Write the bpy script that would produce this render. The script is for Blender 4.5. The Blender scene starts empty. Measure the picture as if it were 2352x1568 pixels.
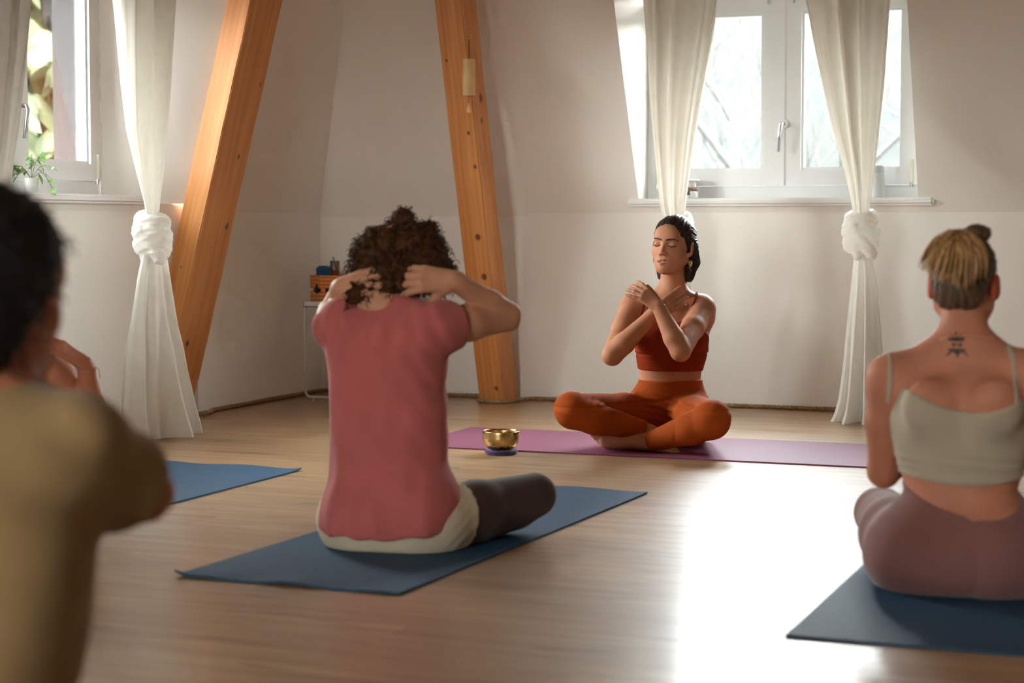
import bpy, bmesh, math, random
import numpy as np
from mathutils import Vector, Matrix

# ---------------------------------------------------------------- camera, world, light, exposure
SC = bpy.context.scene
COL = SC.collection
W, H, F = 2352.0, 1568.0, 4230.0            # frame and focal length in pixels
YAW = math.radians(21.5)                    # camera heading, left of the window wall's normal
PITCH = math.atan((784 - 515) / F)          # horizon lies at row 515
CAM = np.array([4.401, -8.463, 0.865])
cam_d = bpy.data.cameras.new('camera'); cam = bpy.data.objects.new('camera', cam_d); COL.objects.link(cam)
cam.location = CAM; cam.rotation_euler = (math.pi / 2 - PITCH, 0, YAW)
cam_d.sensor_width = 36; cam_d.lens = F * 36 / W; cam_d.clip_end = 800
cam_d.dof.use_dof = True; cam_d.dof.focus_distance = 7.1; cam_d.dof.aperture_fstop = 2.9
SC.camera = cam
SC.view_settings.view_transform = 'Standard'; SC.view_settings.look = 'None'
SC.view_settings.gamma = 1.0; SC.view_settings.use_curve_mapping = False
SC.view_settings.exposure = 1.42
SC.cycles.max_bounces = 8; SC.cycles.diffuse_bounces = 5; SC.cycles.glossy_bounces = 3; SC.cycles.transparent_max_bounces = 12
SC.cycles.sample_clamp_indirect = 4.0; SC.cycles.blur_glossy = 1.0; SC.cycles.use_denoising = True
SC.cycles.use_adaptive_sampling = True; SC.cycles.adaptive_threshold = 0.09; SC.cycles.adaptive_min_samples = 28; SC.cycles.use_light_tree = False

world = bpy.data.worlds.new('overcast_sky'); SC.world = world; world.use_nodes = True
wn = world.node_tree; bg = wn.nodes['Background']
wtc = wn.nodes.new('ShaderNodeTexCoord'); wsep = wn.nodes.new('ShaderNodeSeparateXYZ'); wr = wn.nodes.new('ShaderNodeValToRGB')
wn.links.new(wtc.outputs['Generated'], wsep.inputs[0]); wn.links.new(wsep.outputs['Z'], wr.inputs[0]); wn.links.new(wr.outputs[0], bg.inputs['Color'])
wr.color_ramp.elements[0].position = 0.0; wr.color_ramp.elements[0].color = (1.0, 0.97, 0.93, 1)
wr.color_ramp.elements[1].position = 0.5; wr.color_ramp.elements[1].color = (0.86, 0.94, 1.0, 1)
bg.inputs['Strength'].default_value = 30.0

sun_d = bpy.data.lights.new('sun', 'SUN'); sun = bpy.data.objects.new('sun', sun_d); COL.objects.link(sun)
sun_d.energy = 9.0; sun_d.angle = math.radians(3); sun_d.color = (1.0, 0.93, 0.82)
sun.rotation_euler = (math.radians(40), math.radians(18), 0)      # high, from behind the house: lights the trees, not the room

def portal(loc, rot, sx, sy):
    l = bpy.data.lights.new('window_portal', 'AREA'); l.shape = 'RECTANGLE'; l.size = sx; l.size_y = sy
    l.cycles.is_portal = True
    o = bpy.data.objects.new('window_portal', l); COL.objects.link(o); o.location = loc; o.rotation_euler = rot

# ---------------------------------------------------------------- pixel helpers
_cy, _sy = math.cos(YAW), math.sin(YAW)
C_R = np.array([_cy, _sy, 0.0])
C_HF = np.array([-_sy, _cy, 0.0])
C_F = C_HF * math.cos(PITCH) + np.array([0, 0, -math.sin(PITCH)])
C_U = np.cross(C_R, C_F)
def ray(px, py): return C_F + (px - W / 2) / F * C_R - (py - H / 2) / F * C_U
def at(px, py, d): return CAM + ray(px, py) * d                    # d: distance along the viewing axis
def on_floor(px, py, z=0.0):
    r = ray(px, py); return CAM + r * ((z - CAM[2]) / r[2])
def on_y(px, py, y):
    r = ray(px, py); return CAM + r * ((y - CAM[1]) / r[1])
def on_x(px, py, x):
    r = ray(px, py); return CAM + r * ((x - CAM[0]) / r[0])

# ---------------------------------------------------------------- materials
def srgb(r, g, b):
    f = lambda c: (c / 255 / 12.92) if c / 255 <= 0.04045 else ((c / 255 + 0.055) / 1.055) ** 2.4
    return (f(r), f(g), f(b), 1)
class M:
    def __init__(s, name):
        s.m = bpy.data.materials.new(name); s.m.use_nodes = True; s.t = s.m.node_tree
        s.b = s.t.nodes['Principled BSDF']; s.out = s.t.nodes['Material Output']
    def n(s, kind, **kw):
        nd = s.t.nodes.new('ShaderNode' + kind)
        for k, v in kw.items():
            if k in nd.inputs: nd.inputs[k].default_value = v
            else: setattr(nd, k, v)
        return nd
    def l(s, a, b): s.t.links.new(a, b)
    def ramp(s, src, stops):
        r = s.n('ValToRGB'); e = r.color_ramp.elements
        e[0].position, e[0].color = stops[0]; e[1].position, e[1].color = stops[-1]
        for p, c in stops[1:-1]:
            x = e.new(p); x.color = c
        s.l(src, r.inputs[0]); return r.outputs[0]
    def coords(s, scale=(1, 1, 1), which='Object', rot=(0, 0, 0)):
        tc = s.n('TexCoord'); mp = s.n('Mapping'); mp.inputs['Scale'].default_value = scale; mp.inputs['Rotation'].default_value = rot
        s.l(tc.outputs[which], mp.inputs[0]); return mp.outputs[0]
    def noise(s, vec, scale, detail=4, rough=0.5, dist=0.0):
        n = s.n('TexNoise'); n.inputs['Scale'].default_value = scale; n.inputs['Detail'].default_value = min(detail, 3)
        n.inputs['Roughness'].default_value = rough; n.inputs['Distortion'].default_value = dist
        s.l(vec, n.inputs['Vector']); return n.outputs['Fac']
    def bump(s, h, strength, dist):
        b = s.n('Bump'); b.inputs['Strength'].default_value = strength; b.inputs['Distance'].default_value = dist
        s.l(h, b.inputs['Height']); s.l(b.outputs[0], s.b.inputs['Normal'])
    def mix(s, fac, a, b, mode='MIX'):
        m = s.n('Mix', data_type='RGBA', blend_type=mode)
        for sock, v in ((m.inputs['Factor'], fac), (m.inputs[6], a), (m.inputs[7], b)):
            if hasattr(v, 'is_output'): s.l(v, sock)
            else: sock.default_value = v
        return m.outputs[2]
    def math(s, op, a, b=None):
        m = s.n('Math', operation=op)
        for i, v in enumerate((a, b)):
            if v is None: continue
            if hasattr(v, 'is_output'): s.l(v, m.inputs[i])
            else: m.inputs[i].default_value = v
        return m.outputs[0]
def plain(name, col, rough=0.6, var=0.12, nscale=6.0, bump=0.0, bscale=200.0, metal=0.0, spec=0.5, sheen=0.0, sub=0.0):
    k = M(name); c = k.coords()
    nz = k.noise(c, nscale, 5)
    a = tuple(x * (1 - var) for x in col[:3]) + (1,); b = tuple(min(1, x * (1 + var)) for x in col[:3]) + (1,)
    k.l(k.ramp(nz, [(0.3, a), (0.7, b)]), k.b.inputs['Base Color'])
    k.b.inputs['Roughness'].default_value = rough; k.b.inputs['Metallic'].default_value = metal
    k.b.inputs['Specular IOR Level'].default_value = spec
    if sheen: k.b.inputs['Sheen Weight'].default_value = sheen; k.b.inputs['Sheen Roughness'].default_value = 0.5
    if sub:
        k.b.inputs['Subsurface Weight'].default_value = sub; k.b.inputs['Subsurface Radius'].default_value = (0.02, 0.007, 0.004)
        k.b.inputs['Subsurface Scale'].default_value = 0.5
    if bump: k.bump(k.noise(c, bscale, 3), bump, 0.002)
    return k.m

def wall_material():
    k = M('white_plaster'); c = k.coords()
    big = k.noise(c, 1.6, 2)
    k.l(k.ramp(big, [(0.3, (0.84, 0.80, 0.74, 1)), (0.7, (0.88, 0.845, 0.79, 1))]), k.b.inputs['Base Color'])
    k.b.inputs['Roughness'].default_value = 0.85; k.b.inputs['Specular IOR Level'].default_value = 0.2
    k.bump(k.noise(c, 40, 2), 0.2, 0.003)
    return k.m
def floor_material():
    k = M('pale_oak_boards'); oi = k.n('ObjectInfo')
    tc = k.n('TexCoord'); add = k.n('VectorMath', operation='ADD'); k.l(tc.outputs['Object'], add.inputs[0])
    comb = k.n('CombineXYZ'); k.l(k.math('MULTIPLY', oi.outputs['Random'], 37.0), comb.inputs[0]); k.l(k.math('MULTIPLY', oi.outputs['Random'], 11.0), comb.inputs[1])
    k.l(comb.outputs[0], add.inputs[1])
    def mp(sc):
        m = k.n('Mapping'); m.inputs['Scale'].default_value = sc; k.l(add.outputs[0], m.inputs[0]); return m.outputs[0]
    g1 = k.noise(mp((1.2, 22, 1)), 1.0, 6, 0.6, 0.6); g2 = k.noise(mp((3, 120, 1)), 1.0, 4, 0.6)
    kn = k.noise(mp((2.4, 15, 1)), 1.0, 2, 0.4, 0.4)
    base = k.ramp(g1, [(0.25, srgb(146, 110, 76)), (0.5, srgb(174, 138, 98)), (0.75, srgb(192, 158, 118))])
    base = k.mix(k.math('MULTIPLY', g2, 0.35), base, srgb(140, 104, 70))
    dark = k.ramp(kn, [(0.64, (0, 0, 0, 1)), (0.78, (1, 1, 1, 1))])
    base = k.mix(k.math('MULTIPLY', dark, 0.75), base, srgb(88, 62, 40))
    tone = k.ramp(oi.outputs['Random'], [(0.0, (0.93, 0.9, 0.88, 1)), (0.5, (1, 0.98, 0.96, 1)), (1.0, (1.0, 1.0, 1.0, 1))])
    base = k.mix(1.0, base, tone, 'MULTIPLY')
    k.l(base, k.b.inputs['Base Color'])
    k.b.inputs['Specular IOR Level'].default_value = 0.62
    k.l(k.ramp(g2, [(0.3, (0.42, 0.42, 0.42, 1)), (0.7, (0.50, 0.50, 0.50, 1))]), k.b.inputs['Roughness'])
    k.b.inputs['Coat Weight'].default_value = 0.55; k.b.inputs['Coat Roughness'].default_value = 0.21
    k.bump(g2, 0.06, 0.001)
    return k.m
def pine_material(name, knots):
    k = M(name); tc = k.n('TexCoord').outputs['Object']
    def mp(sc):
        m = k.n('Mapping'); m.inputs['Scale'].default_value = sc; k.l(tc, m.inputs[0]); return m.outputs[0]
    g1 = k.noise(mp((18, 18, 0.9)), 1.0, 4, 0.5, 1.2); g2 = k.noise(mp((120, 120, 2.0)), 1.0, 4, 0.6, 0.4)
    wv = k.n('TexWave', wave_type='BANDS', bands_direction='X'); wv.inputs['Scale'].default_value = 9; wv.inputs['Distortion'].default_value = 5
    wv.inputs['Detail'].default_value = 3; wv.inputs['Detail Scale'].default_value = 1.2; k.l(mp((1.3, 1.3, 0.16)), wv.inputs['Vector'])
    base = k.ramp(g1, [(0.2, srgb(184, 114, 58)), (0.5, srgb(206, 137, 76)), (0.8, srgb(220, 156, 96))])
    base = k.mix(k.math('MULTIPLY', k.ramp(wv.outputs['Fac'], [(0.72, (0, 0, 0, 1)), (0.95, (1, 1, 1, 1))]), 0.2), base, srgb(140, 80, 36))
    base = k.mix(k.math('MULTIPLY', g2, 0.3), base, srgb(160, 92, 42))
    for (x, y, z, r) in knots:
        d = k.n('VectorMath', operation='DISTANCE'); mm = k.n('Mapping'); mm.inputs['Scale'].default_value = (1, 1, 0.8); mm.inputs['Location'].default_value = (-x, -y, -z * 0.8)
        k.l(tc, mm.inputs[0]); k.l(mm.outputs[0], d.inputs[0]); d.inputs[1].default_value = (0, 0, 0)
        halo = k.ramp(d.outputs['Value'], [(r * 0.42, (1, 1, 1, 1)), (r * 0.75, (0, 0, 0, 1))])
        base = k.mix(k.math('MULTIPLY', halo, 0.85), base, srgb(66, 30, 12))
    k.l(base, k.b.inputs['Base Color']); k.b.inputs['Roughness'].default_value = 0.5; k.b.inputs['Specular IOR Level'].default_value = 0.35
    k.bump(g2, 0.15, 0.002)
    return k.m
def cloth_material():
    k = M('cream_curtain_cotton'); c = k.coords()
    nz = k.noise(c, 30, 4); col = k.ramp(nz, [(0.3, (0.86, 0.835, 0.785, 1)), (0.7, (0.90, 0.88, 0.84, 1))])
    k.l(col, k.b.inputs['Base Color']); k.b.inputs['Roughness'].default_value = 0.9; k.b.inputs['Specular IOR Level'].default_value = 0.1
    k.bump(k.noise(c, 700, 2), 0.15, 0.001)
    tr = k.n('BsdfTranslucent'); k.l(k.mix(0.4, col, (0.90, 0.84, 0.74, 1)), tr.inputs['Color'])
    mx = k.n('MixShader'); mx.inputs[0].default_value = 0.45
    k.l(k.b.outputs[0], mx.inputs[1]); k.l(tr.outputs[0], mx.inputs[2]); k.l(mx.outputs[0], k.out.inputs['Surface'])
    return k.m
def glass_material(name='window_glass', tint=(0.97, 0.99, 0.98, 1), gloss=0.05):
    k = M(name); t = k.n('BsdfTransparent'); t.inputs['Color'].default_value = tint
    g = k.n('BsdfGlossy'); g.inputs['Roughness'].default_value = 0.02
    mx = k.n('MixShader'); fr = k.n('Fresnel'); fr.inputs[0].default_value = 1.3
    nz = k.noise(k.coords(), 3, 2)
    k.l(k.math('ADD', k.math('MULTIPLY', fr.outputs[0], 0.6), k.math('MULTIPLY', nz, gloss * 0.4)), mx.inputs[0])
    k.l(t.outputs[0], mx.inputs[1]); k.l(g.outputs[0], mx.inputs[2]); k.l(mx.outputs[0], k.out.inputs['Surface'])
    return k.m

MAT = {}
MAT['wall'] = wall_material(); MAT['floor'] = floor_material(); MAT['cloth'] = cloth_material(); MAT['glass'] = glass_material()
MAT['ceil'] = plain('ceiling_paint', (0.82, 0.79, 0.75, 1), 0.9, 0.03, 2, 0.1, 80)
MAT['pvc'] = plain('white_window_plastic', (0.80, 0.81, 0.81, 1), 0.35, 0.02, 3)
MAT['sill'] = plain('white_sill_laminate', (0.80, 0.79, 0.77, 1), 0.4, 0.03, 3)
MAT['steel'] = plain('brushed_steel', (0.55, 0.55, 0.56, 1), 0.3, 0.08, 30, metal=1.0)
MAT['hinge'] = plain('ivory_hinge_cap', (0.74, 0.71, 0.60, 1), 0.45, 0.03)
MAT['mauve'] = plain('weathered_mauve_render', (.018, .0148, .0158, 1), 0.9, 0.15, 6, 0.3, 40)
MAT['rope'] = plain('hemp_rope', srgb(152, 122, 86), 0.95, 0.3, 60, 0.5, 300)

# ---------------------------------------------------------------- object helpers
def tag(o, label=None, cat=None, group=None, kind=None):
    if label: o['label'] = label
    if cat: o['category'] = cat
    if group: o['group'] = group
    if kind: o['kind'] = kind
    return o
def link(name, me, mat=None, parent=None, smooth=False, loc=None):
    if mat is not None: me.materials.append(MAT[mat] if isinstance(mat, str) else mat)
    o = bpy.data.objects.new(name, me); COL.objects.link(o)
    if parent is not None: o.parent = parent
    if loc is not None: o.location = loc
    if smooth: me.polygons.foreach_set('use_smooth', [True] * len(me.polygons))
    return o
def mesh(name, v, f):
    me = bpy.data.meshes.new(name); me.from_pydata([tuple(map(float, p)) for p in v], [], f); me.update(); return me
def empty(name, loc=(0, 0, 0), rz=0.0):
    o = bpy.data.objects.new(name, None); o.empty_display_size = 0.05; COL.objects.link(o); o.location = loc; o.rotation_euler = (0, 0, rz); return o
class B:
    """collects boxes, prisms and tubes into one bmesh"""
    def __init__(s): s.v = []; s.f = []
    def add(s, v, f):
        n = len(s.v); s.v += [tuple(map(float, p)) for p in v]; s.f += [tuple(i + n for i in q) for q in f]; return s
    def hexa(s, p): return s.add(p, [(0, 3, 2, 1), (4, 5, 6, 7), (0, 1, 5, 4), (1, 2, 6, 5), (2, 3, 7, 6), (3, 0, 4, 7)])
    def box(s, x0, x1, y0, y1, z0, z1):
        return s.hexa([(x0, y0, z0), (x1, y0, z0), (x1, y1, z0), (x0, y1, z0), (x0, y0, z1), (x1, y0, z1), (x1, y1, z1), (x0, y1, z1)])
    def prism(s, a, b):          # two matching rings of points
        n = len(a); return s.add(list(a) + list(b), [tuple(range(n))[::-1], tuple(range(n, 2 * n))] + [(i, (i + 1) % n, n + (i + 1) % n, n + i) for i in range(n)])
    def tube(s, pts, r, seg=8, cap=True):
        pts = [Vector(p) for p in pts]; rs = r if hasattr(r, '__len__') else [r] * len(pts)
        v = []; f = []; up = Vector((0, 0, 1))
        t0 = (pts[1] - pts[0]).normalized()
        a = t0.orthogonal().normalized()
        for i, p in enumerate(pts):
            t = (pts[min(i + 1, len(pts) - 1)] - pts[max(i - 1, 0)]).normalized()
            a = (a - t * a.dot(t)).normalized(); b = t.cross(a)
            for k in range(seg):
                an = 2 * math.pi * k / seg; v.append(p + (a * math.cos(an) + b * math.sin(an)) * rs[i])
        for i in range(len(pts) - 1):
            for k in range(seg):
                k2 = (k + 1) % seg; f.append((i * seg + k, i * seg + k2, (i + 1) * seg + k2, (i + 1) * seg + k))
        if cap: f += [tuple(range(seg))[::-1], tuple(range((len(pts) - 1) * seg, len(pts) * seg))]
        return s.add(v, f)
    def lathe(s, prof, seg=32, c=(0, 0, 0)):
        v = []; f = []; n = len(prof)
        for r, z in prof:
            for k in range(seg): an = 2 * math.pi * k / seg; v.append((c[0] + r * math.cos(an), c[1] + r * math.sin(an), c[2] + z))
        for i in range(n - 1):
            for k in range(seg): k2 = (k + 1) % seg; f.append((i * seg + k, i * seg + k2, (i + 1) * seg + k2, (i + 1) * seg + k))
        if prof[0][0] > 1e-4: f.append(tuple(range(seg))[::-1])
        if prof[-1][0] > 1e-4: f.append(tuple(range((n - 1) * seg, n * seg)))
        return s.add(v, f)
    def build(s, name, mat, parent=None, smooth=False, bevel=0.0, seg=2, loc=None):
        me = mesh(name, s.v, s.f)
        bm = bmesh.new(); bm.from_mesh(me)
        bmesh.ops.remove_doubles(bm, verts=bm.verts, dist=1e-5); bmesh.ops.recalc_face_normals(bm, faces=bm.faces)
        if bevel: bmesh.ops.bevel(bm, geom=list(bm.edges), offset=bevel, segments=seg, affect='EDGES', clamp_overlap=True)
        bm.to_mesh(me); bm.free()
        o = link(name, me, mat, parent, smooth or bevel > 0, loc)
        if smooth is True:
            pass
        elif bevel: me.polygons.foreach_set('use_smooth', [False] * len(me.polygons))
        return o
def struct(o): o['kind'] = 'structure'; return o

# ---------------------------------------------------------------- room shell
RX, RY, CZ = 7.2, -10.6, 2.6        # right wall, wall behind the camera, ceiling height
SL = 0.435; KZ = 0.92               # inward slope of the upper walls and the height where it starts
b = B(); b.box(-0.6, RX + 0.3, RY - 0.3, 0.5, -0.2, -0.012); floor = struct(b.build('floor', 'floor'))
rnd = random.Random(3)
plank_me = None; PL, PW = 1.38, 0.193
row = 0; yy = 0.12
while yy > RY:
    xx = -0.35 - rnd.random() * 1.2
    while xx < RX:
        if plank_me is None:
            q = B(); q.box(0, PL - 0.0006, -PW + 0.0005, 0, -0.012, 0.0); pl = q.build('plank', 'floor', floor); plank_me = pl.data
        else:
            pl = bpy.data.objects.new('plank', plank_me); COL.objects.link(pl); pl.parent = floor
        pl.location = (xx, yy, 0); xx += PL
    yy -= PW
b = B(); b.box(-0.3, RX + 0.3, RY - 0.3, 0.3, CZ, CZ + 0.2); struct(b.build('ceiling', 'ceil'))

WX0, WX1, WZ0, WZ1 = 1.73, 3.05, 0.985, 2.02       # opening in the window wall
def wedge_y(x0, x1, z0, z1, k=KZ, sl=SL, y_off=0.0):
    y = lambda z: y_off - max(0.0, z - k) * sl
    zs = [z0] + ([k] if z0 < k < z1 else []) + [z1]
    ring = [(0.32, z0), (0.32, z1)] + [(y(z), z) for z in reversed(zs)]
    return [(x0, a, z) for a, z in ring], [(x1, a, z) for a, z in ring]
wb = B()
wb.prism(*wedge_y(-0.35, 1.15, -0.1, CZ, 0.905, SL, 0.018))
wb.prism(*wedge_y(1.15, WX0, -0.1, CZ))
wb.prism(*wedge_y(WX0, WX1, -0.1, WZ0)); wb.prism(*wedge_y(WX0, WX1, WZ1, CZ))
wb.prism(*wedge_y(WX1, RX + 0.3, -0.1, CZ))
struct(wb.build('wall_back', 'wall'))

SLL = 0.37; LY0, LY1 = -1.70, -2.96                # left wall: slope and window opening
def wedge_x(y0, y1, z0, z1, k=KZ, sl=SLL):
    x = lambda z: max(0.0, z - k) * sl
    zs = [z0] + ([k] if z0 < k < z1 else []) + [z1]
    ring = [(-0.36, z0), (-0.36, z1)] + [(x(z), z) for z in reversed(zs)]
    return [(a, y0, z) for a, z in ring], [(a, y1, z) for a, z in ring]
wl = B()
wl.prism(*wedge_x(0.3, -1.20, -0.1, CZ))
lean = math.tan(math.radians(14.8)); off = -0.115
def infill(y_r, z0, z1, splay):
    ring = [(-0.36, z0), (-0.36, z1), (off + lean * z1, z1), (off + lean * z0, z0)]
    return [(a, y_r + (0.35 * min(a, 0.14) if splay else 0), z) for a, z in ring]
wl.prism(infill(-1.20, .955, CZ, False), infill(-1.36, .955, CZ, False))
wl.prism(infill(-1.20, -.1, .955, False), [(-.36, -1.62, -.1), (-.36, -1.62, .955), (-.004, -1.62, .955), (-.15, -1.62, -.1)])
wl.prism(*wedge_x(-1.60, LY1, -0.1, WZ0)); wl.prism(*wedge_x(-1.66, LY1, WZ1, CZ))
wl.prism(*wedge_x(LY1, RY - 0.3, -0.1, CZ))
wall_left = struct(wl.build('wall_left', 'wall'))
rv = []; nz_ = 40                      # splayed plaster reveal between the beam and the window frame
for i in range(nz_ + 1):
    z = .955 + (CZ - .955) * i / nz_
    for j in range(9):
        t = j / 8; rv.append((off + lean * z + (-.15 - off - lean * z) * t, -1.36 - .36 * t, z))
rf_ = [(i * 9 + j, i * 9 + j + 1, i * 9 + j + 10, i * 9 + j + 9) for i in range(nz_) for j in range(8)]
link('plaster_reveal', mesh('plaster_reveal', rv, rf_), 'wall', wall_left, True)
wr_ = B(); wr_.box(RX, RX + 0.3, RY - 0.3, 0.3, -0.1, CZ); struct(wr_.build('wall_right', 'wall'))
wf = B(); FW = ((1.6, 2.9),); xs_ = -0.35
for a, c_ in FW:
    wf.box(xs_, a, RY - 0.3, RY, -0.1, CZ); wf.box(a, c_, RY - 0.3, RY, -0.1, 0.98); wf.box(a, c_, RY - 0.3, RY, 2.1, CZ); xs_ = c_
wf.box(xs_, RX + 0.3, RY - 0.3, RY, -0.1, CZ)
struct(wf.build('wall_front', 'wall'))

# ---------------------------------------------------------------- windows
def window(name, loc, rz, w, z0=0.985, z1=2.02, handle=True, parts=True):
    r = struct(empty(name, (loc[0], loc[1], 0), rz))
    fr = B(); t = 0.055; d0, d1 = 0.0, 0.07
    zb = 1.046
    fr.box(0, w, d0, d1, z0, zb); fr.box(0, w, d0, d1, z1 - t, z1); fr.box(0, t, d0, d1, zb, z1 - t); fr.box(w - t, w, d0, d1, zb, z1 - t)
    fr.build('frame', 'pvc', r)
    c = w / 2
    zs0, zs1 = zb + 0.002, z1 - 0.09; sw = 0.072
    for x0, x1 in ((t - 0.03, c - 0.019), (c + 0.019, w - t + 0.03)):
        s = B(); y0, y1 = -0.018, 0.05
        s.box(x0, x1, y0, y1, zs0, zs0 + sw); s.box(x0, x1, y0, y1, zs1 - sw, zs1)
        s.box(x0, x0 + sw, y0, y1, zs0 + sw, zs1 - sw); s.box(x1 - sw, x1, y0, y1, zs0 + sw, zs1 - sw)
        so = s.build('sash', 'pvc', r)
        g = B(); e = 0.012
        for a0, a1, b0, b1 in ((x0 + sw, x1 - sw, zs0 + sw, zs0 + sw + e), (x0 + sw, x1 - sw, zs1 - sw - e, zs1 - sw), (x0 + sw, x0 + sw + e, zs0 + sw + e, zs1 - sw - e), (x1 - sw - e, x1 - sw, zs0 + sw + e, zs1 - sw - e)):
            g.box(a0, a1, -0.004, 0.03, b0, b1)
        g.build('glazing_bead', 'pvc', so)
        p = B(); p.box(x0 + sw, x1 - sw, 0.012, 0.016, zs0 + sw, zs1 - sw); p.build('pane', 'glass', so)
    m = B(); m.box(c - 0.019, c + 0.019, -0.026, 0.05, zs0, zs1); m.build('mullion', 'pvc', r, bevel=0.005)
    if handle:
        hz = 1.335
        pl = B(); pl.tube([(c + 0.012, -0.026, hz), (c + 0.012, -0.038, hz)], 0.021, 16); ho = pl.build('handle_plate', 'pvc', r)
        h = B(); h.tube([(c + 0.012, -0.034, hz), (c + 0.011, -0.07, hz), (c + 0.008, -0.078, hz - 0.02), (c + 0.002, -0.076, hz - 0.06), (c - 0.004, -0.068, hz - 0.13)], [0.009, 0.009, 0.009, 0.009, 0.007], 10)
        h.build('handle', 'steel', r, smooth=True)
        for x in (0.052, w - 0.052):
            q = B(); q.tube([(x, -0.02, zs0 + 0.01), (x, -0.02, zs0 + 0.115)], 0.011, 12); hc = q.build('hinge_cap', 'hinge', r)
            q = B(); q.tube([(x, -0.018, zs0 - 0.012), (x, -0.018, zs0 + 0.01)], 0.007, 10); q.build('hinge_pin', 'steel', hc)
        q = B(); q.box(c - 0.07, c + 0.045, -0.04, -0.0, zs1 + 0.005, zs1 + 0.022); q.build('top_latch', 'hinge', r, bevel=0.003)
        for x in (c - 0.065, c + 0.055):
            q = B(); q.tube([(x, -0.03, zs1 - 0.035), (x, -0.03, zs1 - 0.012)], 0.006, 8); q.build('catch', 'steel', r)
    return r
window('window_1', (WX0, 0.12), 0, WX1 - WX0)
window('window_2', (-0.155, LY1), math.pi / 2, abs(LY1 - LY0) - 0.02)
for i, (a, c_) in enumerate(FW): window('window_%d' % (3 + i), (c_, RY - 0.15), math.pi, c_ - a, 0.98, 2.1, handle=False)
hp = math.pi / 2
portal(((WX0 + WX1) / 2, 0.31, 1.5), (-hp, 0, 0), 1.32, 1.04)
portal((-0.35, (LY0 + LY1) / 2, 1.5), (0, -hp, 0), 1.04, 1.26)
for a, c_ in FW: portal(((a + c_) / 2, RY - 0.29, 1.54), (hp, 0, 0), c_ - a, 1.12)

# sills
s = B(); s.box(1.672, 3.122, -0.045, 0.115, 0.951, 0.988); struct(s.build('trim_1', 'sill', bevel=0.012, seg=3))
s = B(); s.box(-0.15, 0.045, -3.08, -1.672, 0.951, 0.988); struct(s.build('trim_2', 'sill', bevel=0.012, seg=3))

# outer masonry beside the left window
s = B(); s.box(-0.335, -0.215, -1.80, -1.62, 0.7, 2.4); struct(s.build('trim_3', 'mauve'))

# ---------------------------------------------------------------- timber beams
def beam(name, label, base_c, axis, w, d, length, yaw, knots):
    """base_c: centre of the base, axis: direction of the beam, w x d: section (local x, y)"""
    z = Vector(axis).normalized(); x = Vector((math.cos(yaw), math.sin(yaw), 0)); x = (x - z * x.dot(z)).normalized(); y = z.cross(x)
    q = B(); n = 24
    rr = random.Random(len(knots) * 7 + 1)
    ring = [(-w / 2, -d / 2), (w / 2, -d / 2), (w / 2, d / 2), (-w / 2, d / 2)]
    rings = []
    for i in range(n + 1):
        t = i / n * (length + 0.5) - 0.25
        rings.append([(a + rr.uniform(-.0012, .0012), c + rr.uniform(-.0012, .0012), t) for a, c in ring])
    v = [p for r_ in rings for p in r_]; f = [(3, 2, 1, 0), tuple(4 * n + i for i in range(4))]
    for i in range(n):
        for k in range(4): f.append((4 * i + k, 4 * i + (k + 1) % 4, 4 * i + 4 + (k + 1) % 4, 4 * i + 4 + k))
    q.add(v, f)
    o = q.build(name, pine_material(name + '_pine', knots), bevel=0.004)
    o.matrix_world = Matrix.Translation(base_c) @ Matrix((x, y, z)).transposed().to_4x4()
    return tag(o, label, 'beam')
# left beam: base centre on the left wall, leans to the right; local x = out from the wall, y = along the wall
beam('timber_beam', 'broad pine beam leaning rightwards along the left wall beside the knotted curtain', (-0.10, -1.325, 0), (lean, 0, 1), 0.115, 0.27, 2.66, 0,
     [(0.058, 0.05, 1.22, .016), (0.058, 0.08, 0.90, .022), (0.058, -0.04, 0.36, .02), (0.058, -0.02, 0.25, .02), (0.058, -0.06, 0.08, .018), (0.058, 0.1, 1.55, .012), (0.0, -.14, 0.7, .01)])
lean2 = 0.53 / 1.88
beam('timber_beam', 'pine beam leaning leftwards from the back wall, with a bamboo chime on it', (1.048, -0.125, 0), (0, -lean2, 1), 0.132, 0.17, 2.66, 0,
     [(0.02, -.085, 0.86, .022), (0.03, -.085, 0.665, .022), (-0.05, -.085, 0.64, .012), (0.03, -.085, 0.1, .016), (0.066, 0.02, 1.50, .03), (0.066, 0.0, 1.40, .018), (0.045, -.085, 1.20, .014), (-.04, -.085, 1.7, .01), (0.03, -.085, 1.36, .012)])

# ---------------------------------------------------------------- hemp rope along the foot of the walls
rp = [Vector(p) for p in [(0.022, -2.6, .011), (0.018, -1.7, .011), (0.02, -1.47, .011), (0.045, -1.40, .011), (0.06, -1.2, .011), (0.016, -1.1, .011), (0.013, -0.5, .011), (0.015, -0.06, .011), (0.05, -0.004, .011), (0.5, 0.003, .011), (0.92, 0.0, .011), (0.955, -0.03, .011), (0.965, -0.19, .011), (0.99, -0.232, .011), (1.1, -0.236, .011), (1.135, -0.215, .011), (1.15, -0.12, .011), (1.19, -0.03, .011), (1.3, -0.014, .011), (2.5, -0.013, .011), (4.0, -0.013, .011), (6.0, -0.013, .011)]]
path = []
for a, c_ in zip(rp, rp[1:]):
    n = max(1, int((c_ - a).length / 0.004)); path += [a.lerp(c_, i / n) for i in range(n)]
for _ in range(6): path = [path[0]] + [(path[i - 1] + path[i] * 2 + path[i + 1]) / 4 for i in range(1, len(path) - 1)] + [path[-1]]
rope = tag(empty('rope', (1.3, -0.014, 0)), 'thick tan hemp rope laid along the foot of the walls and around the pine beam', 'rope')
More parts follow.
